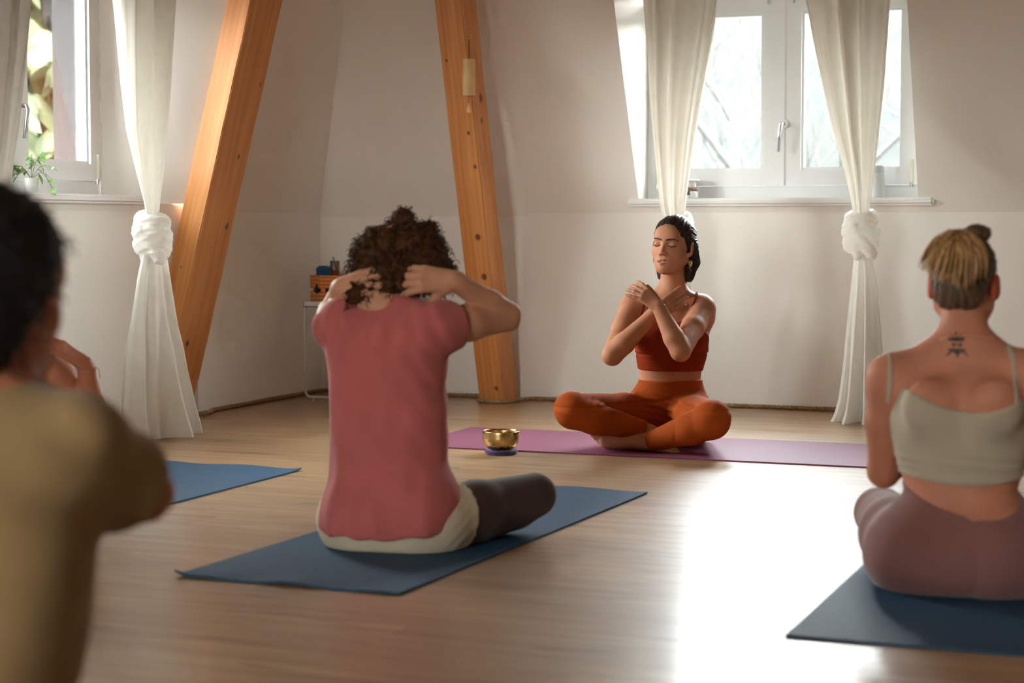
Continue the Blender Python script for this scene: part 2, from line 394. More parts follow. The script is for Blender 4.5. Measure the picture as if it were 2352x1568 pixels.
for k in range(3):
    pts = []; s_ = 0.0
    for i, p in enumerate(path):
        t = (path[min(i + 1, len(path) - 1)] - path[max(i - 1, 0)]).normalized(); n_ = Vector((-t.y, t.x, 0)); u_ = Vector((0, 0, 1))
        if i: s_ += (path[i] - path[i - 1]).length
        an = s_ / 0.042 * 2 * math.pi + k * 2.094
        pts.append(p + n_ * (.0052 * math.cos(an)) + u_ * (.0052 * math.sin(an)) - rope.location)
    q = B(); q.tube(pts, 0.0056, 5); q.build('strand', 'rope', rope, smooth=True)

# ---------------------------------------------------------------- yoga mats
def mat_tex(name, col):
    k = M(name); c = k.coords(); nz = k.noise(c, 220, 3); big = k.noise(c, 3, 4)
    a = tuple(x * .8 for x in col[:3]) + (1,); d = tuple(min(1, x * 1.25) for x in col[:3]) + (1,)
    k.l(k.mix(k.math('MULTIPLY', big, .3), k.ramp(nz, [(.3, a), (.7, d)]), col), k.b.inputs['Base Color'])
    k.b.inputs['Roughness'].default_value = .62; k.b.inputs['Specular IOR Level'].default_value = .3
    k.bump(nz, .5, .0015); return k.m
MAT['mat_blue'] = mat_tex('blue_mat_foam', srgb(30, 70, 98)); MAT['mat_purple'] = mat_tex('plum_mat_foam', srgb(128, 66, 88))
def yoga_mat(label, c4, mat, curl=None, wave=0.0, group=None):
    """c4: four floor corners; a sheet 5 mm thick whose edges may lift a little"""
    P = [Vector((p[0], p[1], 0)) for p in c4]; n, m = 48, 90; th = .005
    ctr = sum(P, Vector()) / 4
    top = []
    for j in range(m + 1):
        for i in range(n + 1):
            s_, t_ = i / n, j / m
            p = P[0].lerp(P[1], s_).lerp(P[3].lerp(P[2], s_), t_)
            z = th
            if curl:
                for (ci, cj, h_, rad) in curl:
                    d = math.hypot((s_ - ci) * .61, (t_ - cj) * 1.8)
                    if d < rad: z += h_ * (1 - d / rad) ** 2
            if wave:
                e = max(0, 1 - t_ * 14); z += wave * e * (0.5 + .5 * math.sin(s_ * 15)) * (.3 + s_ * (1 - s_) * 3)
                e = max(0, 1 - (1 - t_) * 14); z += wave * .6 * e * (0.5 + .5 * math.sin(s_ * 11 + 1))
            q = p - ctr; top.append((q.x, q.y, z + .0006))
    N = len(top); bot = [(x, y, z - th) for x, y, z in top]; f = []
    id_ = lambda i, j: j * (n + 1) + i
    for j in range(m):
        for i in range(n):
            a = (id_(i, j), id_(i + 1, j), id_(i + 1, j + 1), id_(i, j + 1)); f.append(a); f.append(tuple(x + N for x in a[::-1]))
    ed = [id_(i, 0) for i in range(n + 1)] + [id_(n, j) for j in range(1, m + 1)] + [id_(i, m) for i in range(n - 1, -1, -1)] + [id_(0, j) for j in range(m - 1, 0, -1)]
    for a, c_ in zip(ed, ed[1:] + ed[:1]): f.append((c_, a, a + N, c_ + N))
    q = B(); q.add(top + bot, f); o = q.build('yoga_mat', mat, loc=ctr)
    return tag(o, label, 'yoga mat', group)
def rect(x0, x1, y0, y1): return [(x0, y0), (x1, y0), (x1, y1), (x0, y1)]
G = 'blue yoga mats on the floor'
yoga_mat('blue yoga mat under the person in the pink shirt, near corner curling up', [on_floor(401, 1325), on_floor(918, 1368), on_floor(1487, 1134), on_floor(1095, 1109)], 'mat_blue', [(0, 0, .012, .05)], .007, G)
yoga_mat('blue yoga mat by the left curtain, half hidden by the beige shirt', rect(.735, 1.35, -4.55, -2.74), 'mat_blue', [(1, 1, .004, .06)], .008, G)
yoga_mat('blue yoga mat under the blonde person at the right edge', rect(3.535, 4.15, -4.70, -2.88), 'mat_blue', None, .002, G)
yoga_mat('plum purple yoga mat under the person in orange', [(1.385, -1.965), (3.25, -1.945), (3.25, -1.262), (1.385, -1.275)], 'mat_purple', None, 0.0)

# ---------------------------------------------------------------- smooth bodies: blended solids meshed with surface nets
def nrm(v): v = np.asarray(v, float); return v / max(1e-9, np.linalg.norm(v))
def V3(*a): return np.array(a, float)
class Solid:
    """an ordered list of blended primitives; evaluated on any rectilinear grid"""
    def __init__(s, ops=None): s.ops = list(ops or [])
    def copy(s): return Solid(s.ops)
    def _add(s, fn, lo, hi, k, mode): s.ops.append((fn, np.asarray(lo, float), np.asarray(hi, float), k, mode)); return s
    def cap(s, a, b, ra, rb=None, k=.01, mode='u', flat=None, fs=1.0):
        """tapered capsule; flat: direction that is scaled by fs (flattened limb)"""
        a = np.asarray(a, float); b = np.asarray(b, float); rb = ra if rb is None else rb
        ab = b - a; L2 = max(1e-9, ab @ ab); n = None if flat is None else nrm(flat)
        def fn(X, Y, Z):
            x, y, z = X - a[0], Y - a[1], Z - a[2]
            if n is not None and fs > 1:      # a stretched wall of material: measure along it without the stretched direction
                e = ab - n * (ab @ n); t = np.clip((x * e[0] + y * e[1] + z * e[2]) / max(1e-9, e @ e), 0, 1)
            else: t = np.clip((x * ab[0] + y * ab[1] + z * ab[2]) / L2, 0, 1)
            x = x - t * ab[0]; y = y - t * ab[1]; z = z - t * ab[2]
            if n is not None:
                q = (x * n[0] + y * n[1] + z * n[2]) * (1 / fs - 1); x = x + q * n[0]; y = y + q * n[1]; z = z + q * n[2]
            return (np.sqrt(x * x + y * y + z * z) - (ra + (rb - ra) * t)) * min(1, fs)
        r = max(ra, rb) * max(1, fs); return s._add(fn, np.minimum(a, b) - r, np.maximum(a, b) + r, k, mode)
    def path(s, pts, rs, k=.01, mode='u', flat=None, fs=1.0):
        for i in range(len(pts) - 1): s.cap(pts[i], pts[i + 1], rs[i], rs[i + 1], k if i == 0 else min(k, max(rs[i] * .5, .003)), mode, flat, fs)
        return s
    def ell(s, c, r, R=None, k=.01, mode='u'):
        c = np.asarray(c, float); r = np.asarray(r, float); R = np.eye(3) if R is None else np.asarray(R, float)
        def fn(X, Y, Z):
            x, y, z = X - c[0], Y - c[1], Z - c[2]
            q = [(x * R[0, i] + y * R[1, i] + z * R[2, i]) for i in range(3)]
            k0 = np.sqrt((q[0] / r[0]) ** 2 + (q[1] / r[1]) ** 2 + (q[2] / r[2]) ** 2)
            k1 = np.sqrt((q[0] / r[0] ** 2) ** 2 + (q[1] / r[1] ** 2) ** 2 + (q[2] / r[2] ** 2) ** 2)
            return k0 * (k0 - 1) / np.maximum(k1, 1e-6)
        m = np.sqrt((R ** 2) @ (r ** 2)); return s._add(fn, c - m, c + m, k, mode)
    def loft(s, st, ax=0.0, k=.01, mode='u', p=2.0, round_=.0):
        """stations (z, cx, cy, rx, ry) of an upright trunk; ax: turn of the section about z"""
        st = np.array(sorted(st), float); zs = st[:, 0]; ca, sa = math.cos(ax), math.sin(ax)
        def smooth(z, col):
            i = np.clip(np.searchsorted(zs, z) - 1, 0, len(zs) - 2); t = np.clip((z - zs[i]) / (zs[i + 1] - zs[i]), 0, 1)
            y = st[:, col]; m = np.gradient(y, zs); h = zs[i + 1] - zs[i]
            return ((2 * t ** 3 - 3 * t ** 2 + 1) * y[i] + (t ** 3 - 2 * t ** 2 + t) * h * m[i] + (-2 * t ** 3 + 3 * t ** 2) * y[i + 1] + (t ** 3 - t ** 2) * h * m[i + 1])
        def fn(X, Y, Z):
            zf = np.asarray(Z, float); cx, cy, rx, ry = [smooth(zf, i) for i in (1, 2, 3, 4)]
            x = X - cx; y = Y - cy; u = x * ca + y * sa; v = -x * sa + y * ca
            a = np.abs(u / rx); b = np.abs(v / ry)
            if p == 2.0: k0 = np.sqrt(a * a + b * b)
            else: k0 = (a ** p + b ** p) ** (1 / p)
            k1 = np.sqrt((u / rx ** 2) ** 2 + (v / ry ** 2) ** 2)
            d = k0 * (k0 - 1) / np.maximum(k1, 1e-6)
            dz = np.maximum(zs[0] - Z, Z - zs[-1])
            if round_: 
                q0 = np.maximum(d + round_, 0); q1 = np.maximum(dz + round_, 0)
                return np.minimum(np.maximum(d + round_, dz + round_), 0) + np.sqrt(q0 ** 2 + q1 ** 2) - round_
            return np.maximum(d, dz)
        m = np.maximum(st[:, 3], st[:, 4])
        return s._add(fn, ((st[:, 1] - m).min(), (st[:, 2] - m).min(), zs[0]), ((st[:, 1] + m).max(), (st[:, 2] + m).max(), zs[-1]), k, mode)
    def torus(s, c, R, major, minor, k=.01, mode='u', ratio=1.0):
        c = np.asarray(c, float); R = np.asarray(R, float)
        def fn(X, Y, Z):
            x, y, z = X - c[0], Y - c[1], Z - c[2]
            q = [(x * R[0, i] + y * R[1, i] + z * R[2, i]) for i in range(3)]
            d = np.sqrt(q[0] ** 2 + (q[1] / ratio) ** 2) - major
            return np.sqrt(d * d + (q[2] * .62) ** 2) - minor
        m = (major + minor * 1.7) * max(1, ratio); return s._add(fn, c - m, c + m, k, mode)
    def disp(s, g): return s._add(g, (-9, -9, -9), (9, 9, 9), 0, 'd')           # adds g to the field
    def bounds(s):
        u = [o for o in s.ops if o[4] == 'u']; return np.min([o[1] for o in u], 0), np.max([o[2] for o in u], 0)
    def eval(s, xs, ys, zs):
        val = np.full((len(xs), len(ys), len(zs)), .3, np.float32)
        for fn, lo, hi, k, mode in s.ops:
            if mode == 'd': val += fn(xs[:, None, None], ys[None, :, None], zs[None, None, :]).astype(np.float32); continue
            g = k + .02 if k < .02 else 2.2 * k
            sl = []
            for a, l_, h_ in ((xs, lo[0], hi[0]), (ys, lo[1], hi[1]), (zs, lo[2], hi[2])):
                i0, i1 = np.searchsorted(a, l_ - g), np.searchsorted(a, h_ + g); sl.append(slice(i0, i1))
            if any(q.stop <= q.start for q in sl): continue
            d = fn(xs[sl[0]][:, None, None], ys[sl[1]][None, :, None], zs[sl[2]][None, None, :]).astype(np.float32)
            cur = val[sl[0], sl[1], sl[2]]
            if mode == 'u':
                if k > 0: h_ = np.maximum(k - np.abs(cur - d), 0) / k; val[sl[0], sl[1], sl[2]] = np.minimum(cur, d) - h_ * h_ * k * .25
                else: val[sl[0], sl[1], sl[2]] = np.minimum(cur, d)
            else:
                d = -d
                if k > 0: h_ = np.maximum(k - np.abs(cur - d), 0) / k; val[sl[0], sl[1], sl[2]] = np.maximum(cur, d) + h_ * h_ * k * .25
                else: val[sl[0], sl[1], sl[2]] = np.maximum(cur, d)
        return val
def surface(val, xs, ys, zs):
    inside = val < 0
    c = [inside[i:inside.shape[0] - 1 + i, j:inside.shape[1] - 1 + j, k:inside.shape[2] - 1 + k] for i in (0, 1) for j in (0, 1) for k in (0, 1)]
    n = c[0].astype(np.int8)
    for q in c[1:]: n = n + q
    act = (n > 0) & (n < 8); I, J, K = np.nonzero(act); N = len(I)
    idx = np.full(act.shape, -1, np.int32); idx[I, J, K] = np.arange(N)
    P = np.zeros((N, 3)); cnt = np.zeros(N)
    for a in range(3):
        for o1 in (0, 1):
            for o2 in (0, 1):
                d0 = [0, 0, 0]; oth = [q for q in range(3) if q != a]; d0[oth[0]] = o1; d0[oth[1]] = o2; d1 = list(d0); d1[a] = 1
                va = val[I + d0[0], J + d0[1], K + d0[2]]; vb = val[I + d1[0], J + d1[1], K + d1[2]]
                m = (va < 0) != (vb < 0); t = np.where(m, va / np.where(m, va - vb, 1), 0)
                pa = np.stack([xs[I + d0[0]], ys[J + d0[1]], zs[K + d0[2]]], 1); pb = np.stack([xs[I + d1[0]], ys[J + d1[1]], zs[K + d1[2]]], 1)
                P += np.where(m[:, None], pa + (pb - pa) * t[:, None], 0); cnt += m
    P /= cnt[:, None]
    quads = []
    for a in range(3):
        s0 = [slice(None)] * 3; s1 = [slice(None)] * 3; s0[a] = slice(0, -1); s1[a] = slice(1, None)
        A = inside[tuple(s0)]; Bv = inside[tuple(s1)]; ii = np.array(np.nonzero(A != Bv))
        b_, c_ = [(1, 2), (2, 0), (0, 1)][a]
        ok = (ii[b_] > 0) & (ii[c_] > 0) & (ii[b_] < val.shape[b_] - 1) & (ii[c_] < val.shape[c_] - 1); ii = ii[:, ok]
        fl = A[ii[0], ii[1], ii[2]]
        def cell(db, dc):
            q = ii.copy(); q[b_] -= db; q[c_] -= dc; return idx[q[0], q[1], q[2]]
        q = np.stack([cell(1, 1), cell(0, 1), cell(0, 0), cell(1, 0)], 1)
        q[~fl] = q[~fl][:, ::-1]; quads.append(q)
    q = np.concatenate(quads); q = q[(q >= 0).all(1)]
    return P, q
def axis_grid(lo, hi, h, fine=()):
    """coordinates from lo to hi with step h, finer inside the given (a, b, step) spans"""
    out = [lo]; x = lo
    while x < hi:
        st = h
        for a, b_, s_ in fine:
            if a - 1e-9 <= x < b_: st = min(st, s_)
        x += st; out.append(x)
    return np.array(out)
def keep_large(P, q, minv=60):
    """drops stray specks"""
    n = len(P); lab = np.arange(n)
    e = np.concatenate([q[:, [0, 1]], q[:, [1, 2]], q[:, [2, 3]]])
    for _ in range(400):
        m = np.minimum(lab[e[:, 0]], lab[e[:, 1]]); new = lab.copy(); np.minimum.at(new, e[:, 0], m); np.minimum.at(new, e[:, 1], m); new = new[new]
        if (new == lab).all(): break
        lab = new
    cnt = np.bincount(lab, minlength=n); ok = cnt[lab] >= minv
    if ok.all(): return P, q
    mp = np.cumsum(ok) - 1; q = q[ok[q].all(1)]; return P[ok], mp[q]
def np_mesh(name, P, q):
    me = bpy.data.meshes.new(name); me.vertices.add(len(P)); me.vertices.foreach_set('co', P.astype(np.float32).ravel())
    me.loops.add(q.size); me.loops.foreach_set('vertex_index', q.astype(np.int32).ravel())
    me.polygons.add(len(q)); me.polygons.foreach_set('loop_start', np.arange(0, q.size, q.shape[1], dtype=np.int32)); me.polygons.foreach_set('loop_total', np.full(len(q), q.shape[1], np.int32))
    me.polygons.foreach_set('use_smooth', np.ones(len(q), bool)); me.update(calc_edges=True); me.validate(); return me
def relax(P, q, it, f=.5):
    for _ in range(it):
        S = np.zeros_like(P); c = np.zeros(len(P))
        for k in range(4):
            a, b_ = q[:, k], q[:, (k + 1) % 4]
            np.add.at(S, a, P[b_]); np.add.at(c, a, 1); np.add.at(S, b_, P[a]); np.add.at(c, b_, 1)
        P = P + f * (S / np.maximum(c, 1)[:, None] - P)
    return P
FLOOR_CUT = [None]      # sitters are pressed flat where they touch the mat or the floor
def mesh_field(name, val, g, mat, parent, it=1, minv=60):
    if FLOOR_CUT[0] is not None: val = np.maximum(val, (FLOOR_CUT[0] - g[2])[None, None, :].astype(np.float32))
    P, q = surface(val, *g); P, q = keep_large(P, q, minv); P = relax(P, q, it); return link(name, np_mesh(name, P, q), mat, parent)
def mesh_solid(name, s, h, mat, parent, fine=((), (), ()), it=1, minv=60, cut=None):
    lo, hi = s.bounds(); g = [axis_grid(lo[i] - .02, hi[i] + .02, h, fine[i]) for i in range(3)]
    v = s.eval(*g)
    if cut is not None: v = np.maximum(v, cut(g[0][:, None, None], g[1][None, :, None], g[2][None, None, :]).astype(np.float32))
    return mesh_field(name, v, g, mat, parent, it, minv)
def decal(name, s, region, lo, hi, h, off, mat, parent, it=0):
    """a thin layer on solid s inside the solid `region`"""
    g = [axis_grid(lo[i], hi[i], h) for i in range(3)]
    v = np.maximum(s.eval(*g) - off, region.eval(*g)); return mesh_field(name, v, g, mat, parent, it, 8)
def rot(yaw=0, pitch=0, roll=0):
    """columns: side, forward, up. yaw about z, pitch lifts the forward axis, roll leans the up axis towards +side"""
    cy, sy = math.cos(yaw), math.sin(yaw); Rz = np.array([[cy, -sy, 0], [sy, cy, 0], [0, 0, 1]])
    cp, sp = math.cos(pitch), math.sin(pitch); Rx = np.array([[1, 0, 0], [0, cp, -sp], [0, sp, cp]])
    cr, sr = math.cos(roll), math.sin(roll); Ry = np.array([[cr, 0, sr], [0, 1, 0], [-sr, 0, cr]])
    return Rz @ Rx @ Ry
class Rig:
    """local frame of a sitter: x = camera right, y = away from the camera, z up; origin on the floor under the sitter"""
    def __init__(s, px, py, d):
        w = at(px, py, d); s.o = np.array([w[0], w[1], 0.0])
    def L(s, w): d = np.asarray(w) - s.o; return np.array([d @ C_R, d @ C_HF, d[2]])
    def P(s, px, py, d): return s.L(at(px, py, d))
    def r(s, px, d): return px * d / F
    def root(s, name): return empty(name, tuple(s.o), YAW)
def head(o, R, S, face=True, sc=1.0, k=.012, ears=True):
    T = lambda x, y, z: o + R @ (np.array([x, y, z]) * sc)
    E = lambda c, r, **kw: S.ell(T(*c), np.array(r) * sc, R, **kw)
    E((0, -.014, .036), (.073, .091, .079), k=.03)
    E((0, .030, -.028), (.058, .060, .080), k=.03)
    for x in (-1, 1):
        S.cap(T(x * .052, .000, -.052), T(x * .016, .066, -.093), .018 * sc, .015 * sc, k=.028 * sc)
        E((x * .034, .056, -.028), (.022, .015, .020), k=.03 * sc)
    E((0, .074, -.096), (.019, .015, .014), k=.018 * sc)
    if face:
        S.cap(T(-.034, .079, .020), T(.034, .079, .020), .009 * sc, k=.02 * sc)
        E((0, .078, .045), (.045, .018, .030), k=.025 * sc)
        for x in (-1, 1):
            E((x * .031, .100, .002), (.016, .014, .011), k=.012 * sc, mode='s')
            E((x * .031, .0755, .001), (.0165, .0140, .0120), k=.005 * sc)
        S.cap(T(0, .084, .012), T(0, .106, -.030), .0065 * sc, .0085 * sc, k=.012 * sc)
        E((0, .107, -.034), (.0095, .0085, .0075), k=.007 * sc)
        for x in (-1, 1): E((x * .0105, .096, -.037), (.0075, .0095, .0065), k=.006 * sc)
        E((0, .078, -.068), (.031, .014, .022), k=.02 * sc)
        for x in (-1, 1):
            S.cap(T(x * .024, .081, -.0655), T(x * .005, .0925, -.0610), .0035 * sc, .0050 * sc, k=.004 * sc)
            S.cap(T(x * .022, .081, -.0695), T(x * .004, .0910, -.0765), .0035 * sc, .0062 * sc, k=.004 * sc)
        S.cap(T(-.019, .0935, -.0685), T(.019, .0935, -.0685), .0040 * sc, k=.002 * sc, mode='s')
        for x in (-1, 1): S.cap(T(x * .007, .104, -.0425), T(x * .006, .098, -.038), .0028 * sc, k=.002 * sc, mode='s')
    if ears:
        for x in (-1, 1):
            RE = R @ rot(x * -.35, .0, 0)
            S.ell(T(x * .077, -.012, -.006), np.array((.0065, .019, .030)) * sc, RE, k=.006 * sc)
            S.ell(T(x * .072, .000, -.030), np.array((.006, .008, .009)) * sc, R, k=.008 * sc)
            S.ell(T(x * .086, -.004, -.004), np.array((.005, .010, .018)) * sc, RE, k=.004 * sc, mode='s')
    return T
def hand(S, w, d, n, side, curl=(.2, .2, .2, .2), spread=.12, sc=1.0, thumb=(.7, .3, .25), k=.004):
    """w: wrist, d: direction of the hand, n: outward normal of its back, side: +1 / -1 puts the thumb towards +/- cross(d, n)"""
    d = nrm(d); n = nrm(np.asarray(n, float) - d * (np.asarray(n, float) @ d)); t = np.cross(d, n) * side
    kn = [(.029, .084, .0106), (.0095, .088, .0110), (-.0095, .084, .0106), (-.027, .076, .0096)]
    ln = [(.039, .024, .020), (.043, .027, .021), (.040, .025, .020), (.031, .019, .018)]
    S.cap(w - d * .015 * sc, w + d * .02 * sc, .024 * sc, .025 * sc, k=.012, flat=n, fs=.68)
    tips = []
    for i, (o_, l_, r_) in enumerate(kn):
        a = w + (d * .018 + t * o_ * .62) * sc; b = w + (d * l_ + t * o_) * sc
        S.cap(a, b, .0135 * sc, .0108 * sc, k=.010)
        sp = spread * (1.5, .5, -.5, -1.6)[i]; f = nrm(d * math.cos(sp) + t * math.sin(sp)); p = b; an = 0
        rs = [r_ * .98, r_ * .90, r_ * .82, r_ * .70]
        for j in range(3):
            an += curl[i] * (1.0, 1.15, .7)[j]; e = f * math.cos(an) - n * math.sin(an)
            q = p + e * ln[i][j] * sc; S.cap(p, q, rs[j] * sc, rs[j + 1] * sc, k=k if j == 0 else .003); p = q
        tips.append(p)
    a = w + (d * .016 + t * .020 - n * .006) * sc; an, b1, b2 = thumb
    f = nrm(d * math.cos(an) + t * math.sin(an) - n * .25); p = a + f * .044 * sc; S.cap(a, p, .0150 * sc, .0120 * sc, k=.012)
    f = nrm(f + d * b1 - n * b1 * .4); q = p + f * .031 * sc; S.cap(p, q, .0112 * sc, .0098 * sc, k=.004)
    f = nrm(f + d * b2 - n * b2 * .3); S.cap(q, q + f * .024 * sc, .0098 * sc, .0080 * sc, k=.003)
    return tips
def foot(S, ankle, toe, up, side=1, sc=1.0, hb=.025, wf=1.0):
    """ankle joint, direction to the toes, up direction (top of the foot); side: which way the big toe lies"""
    d = nrm(toe); u = nrm(np.asarray(up, float) - d * (np.asarray(up, float) @ d)); t = np.cross(d, u) * side
    S.ell(ankle - u * .035 * sc - d * hb * sc, np.array((.036, .028, .030)) * sc, np.stack([d, t, u], 1), k=.02)
    S.cap(ankle, ankle + (d * .085 - u * .030) * sc, .033 * sc, .026 * sc, k=.02, flat=t, fs=1.1 * wf)
    S.cap(ankle + (d * .06 - u * .045) * sc, ankle + (d * .135 - u * .050) * sc, .028 * sc, .024 * sc, k=.02, flat=t, fs=1.55 * wf)
    for i, (o_, l_, r_) in enumerate(((.027, .052, .0125), (.010, .047, .009), (-.004, .041, .0085), (-.017, .033, .008), (-.029, .024, .0078))):
        a = ankle + (d * (.140 - .008 * i * .8) + t * o_ * (.35 + .65 * wf) - u * .052) * sc; S.cap(a, a + (d * l_ * .8 - u * .006) * sc, r_ * 1.1 * sc, r_ * sc, k=.005)
def limb(S, a, b, ra, rm, rb, bulge=.35, k=.02, dirv=None, off=0.0):
    """a limb segment with a muscle bulge at fraction `bulge`, pushed towards dirv"""
    a = np.asarray(a, float); b = np.asarray(b, float); m = a + (b - a) * bulge
    if dirv is not None: m = m + nrm(dirv) * off
    S.cap(a, m, ra, rm, k=k); S.cap(m, b, rm, rb, k=min(k, .02)); return S

def skin_material(name, col, warm=None):
    k = M(name); c = k.coords(); n1 = k.noise(c, 14, 4); n2 = k.noise(c, 160, 3)
    a = tuple(x * .88 for x in col[:3]) + (1,); d = warm or tuple(min(1, x * y) for x, y in zip(col[:3], (1.1, 1.06, 1.04))) + (1,)
    k.l(k.ramp(n1, [(.3, a), (.7, d)]), k.b.inputs['Base Color']); k.b.inputs['Roughness'].default_value = .58; k.b.inputs['Specular IOR Level'].default_value = .28
    k.b.inputs['Subsurface Weight'].default_value = .12; k.b.inputs['Subsurface Radius'].default_value = (.012, .004, .002); k.b.inputs['Subsurface Scale'].default_value = .4
    k.bump(n2, .08, .0008); return k.m
def fabric(name, col, weave=500, rough=.85, var=.1, sheen=.15, bump=.15, rib=None):
    k = M(name); c = k.coords(); n1 = k.noise(c, 9, 4); n2 = k.noise(c, weave, 2)
    a = tuple(x * (1 - var) for x in col[:3]) + (1,); d = tuple(min(1, x * (1 + var)) for x in col[:3]) + (1,)
    k.l(k.ramp(n1, [(.3, a), (.7, d)]), k.b.inputs['Base Color']); k.b.inputs['Roughness'].default_value = rough; k.b.inputs['Specular IOR Level'].default_value = .15
    k.b.inputs['Sheen Weight'].default_value = sheen
    h_ = n2
    if rib:
        w = k.n('TexWave', wave_type='BANDS', bands_direction='Z'); w.inputs['Scale'].default_value = rib; w.inputs['Distortion'].default_value = .5; k.l(c, w.inputs['Vector']); h_ = w.outputs['Fac']
    k.bump(h_, bump, .001); return k.m
def hair_material(name, c0, c1, scale=(60, 60, 6), rough=.45, spec=.5):
    k = M(name); c = k.coords(scale); n1 = k.noise(c, 1.0, 5, .6, .8)
    k.l(k.ramp(n1, [(.3, c0), (.75, c1)]), k.b.inputs['Base Color']); k.b.inputs['Roughness'].default_value = rough; k.b.inputs['Specular IOR Level'].default_value = spec
    k.bump(n1, .5, .003); return k.m
MAT['skin_a'] = skin_material('tan_skin', srgb(188, 130, 98)); MAT['skin_b'] = skin_material('fair_skin', srgb(194, 140, 110)); MAT['skin_c'] = skin_material('rosy_skin', srgb(198, 132, 104)); MAT['skin_d'] = skin_material('warm_skin', srgb(176, 110, 80))
MAT['ear_red'] = skin_material('flushed_ear_skin', srgb(196, 92, 66))
MAT['lip'] = plain('lip_skin', srgb(158, 88, 74), .4, .08, 80)
MAT['brow'] = plain('brow_hair', srgb(44, 28, 20), .6, .3, 200)
MAT['teeth'] = plain('teeth', srgb(226, 214, 200), .3, .03)
MAT['hair_black'] = hair_material('dark_brown_hair', srgb(20, 14, 11), srgb(58, 42, 33), (70, 70, 8), .5, .3)
MAT['hair_curly'] = hair_material('curly_brown_hair', srgb(30, 17, 10), srgb(98, 62, 36), (60, 60, 60), .75, .12)
MAT['hair_dark'] = hair_material('near_black_hair', srgb(8, 6, 5), srgb(26, 18, 14), (50, 50, 10), .6, .3)
MAT['hair_blond'] = hair_material('dark_blond_hair', srgb(48, 33, 22), srgb(112, 82, 54), (70, 70, 8), .5)
MAT['hair_tail'] = hair_material('honey_blond_hair', srgb(128, 84, 44), srgb(230, 184, 122), (110, 60, 6), .5)
MAT['tattoo'] = plain('tattoo_ink', srgb(58, 50, 52), .6, .15, 100)
MAT['gold'] = plain('gold_wire', (.72, .52, .24, 1), .3, .05, metal=1.0)
MAT['bracelet'] = plain('pink_thread', srgb(196, 120, 128), .8, .1, 100)

def stn(g, D, ry, rows, turn=0.0, inset=0.0):
    """trunk stations from silhouette rows (row, left, right[, depth offset, half depth])"""
    out = []; ct, st_ = math.cos(turn), math.sin(turn)
    for r_ in rows:
        y, xl, xr = r_[:3]; dd = r_[3] if len(r_) > 3 else 0; q = r_[4] if len(r_) > 4 else ry
        a = g.P(xl, y, D + dd); c = g.P(xr, y, D + dd); w = (c[0] - a[0]) / 2 - inset; q = q - inset
        rx = math.sqrt(max(w * w - (q * st_) ** 2, (.5 * w) ** 2)) / ct; out.append((a[2], (a[0] + c[0]) / 2, a[1], rx, q))
    return out
def grid_of(lo, hi, h, fine=((), (), ())):
    gg = [axis_grid(lo[i] - .02, hi[i] + .02, h, fine[i]) for i in range(3)]; return gg, gg[0][:, None, None], gg[1][None, :, None], gg[2][None, None, :]
def curls(name, o, n, seed, mat, parent, R=(.004, .007), L=(.025, .05), turns=(1.5, 2.6), r=.0012, out=.7, down=.35, sel=None):
    """springy locks growing out of the surface of object o"""
    me = o.data; N = len(me.vertices); co = np.empty(N * 3, np.float32); me.vertices.foreach_get('co', co); co = co.reshape(-1, 3)
    no = np.empty(N * 3, np.float32); me.vertices.foreach_get('normal', no); no = no.reshape(-1, 3)
    rg = random.Random(seed); q = B(); done = 0
    while done < n:
        i = rg.randrange(N)
        if sel is not None and not sel(co[i]): done += .01; continue
        done += 1
        d = Vector(no[i]) * out + Vector((rg.uniform(-.5, .5), rg.uniform(-.5, .5), rg.uniform(-.5, .5) - down)); d.normalize()
        a = d.orthogonal().normalized(); b_ = d.cross(a); l_ = rg.uniform(*L); rr = rg.uniform(*R); tn = rg.uniform(*turns); ph = rg.random() * 6.28; m = 14
        p0 = Vector(co[i]) - d * .006; bend = Vector((0, 0, -1)) * l_ * .35
        q.tube([p0 + d * l_ * t + bend * t * t + (a * math.cos(ph + tn * 6.28 * t) + b_ * math.sin(ph + tn * 6.28 * t)) * rr * (.5 + .5 * t) for t in [j / (m - 1) for j in range(m)]], [r] * (m - 1) + [r * .4], 3, False)
    oo = q.build(name, mat, parent, smooth=True); oo['kind'] = 'stuff'; return oo

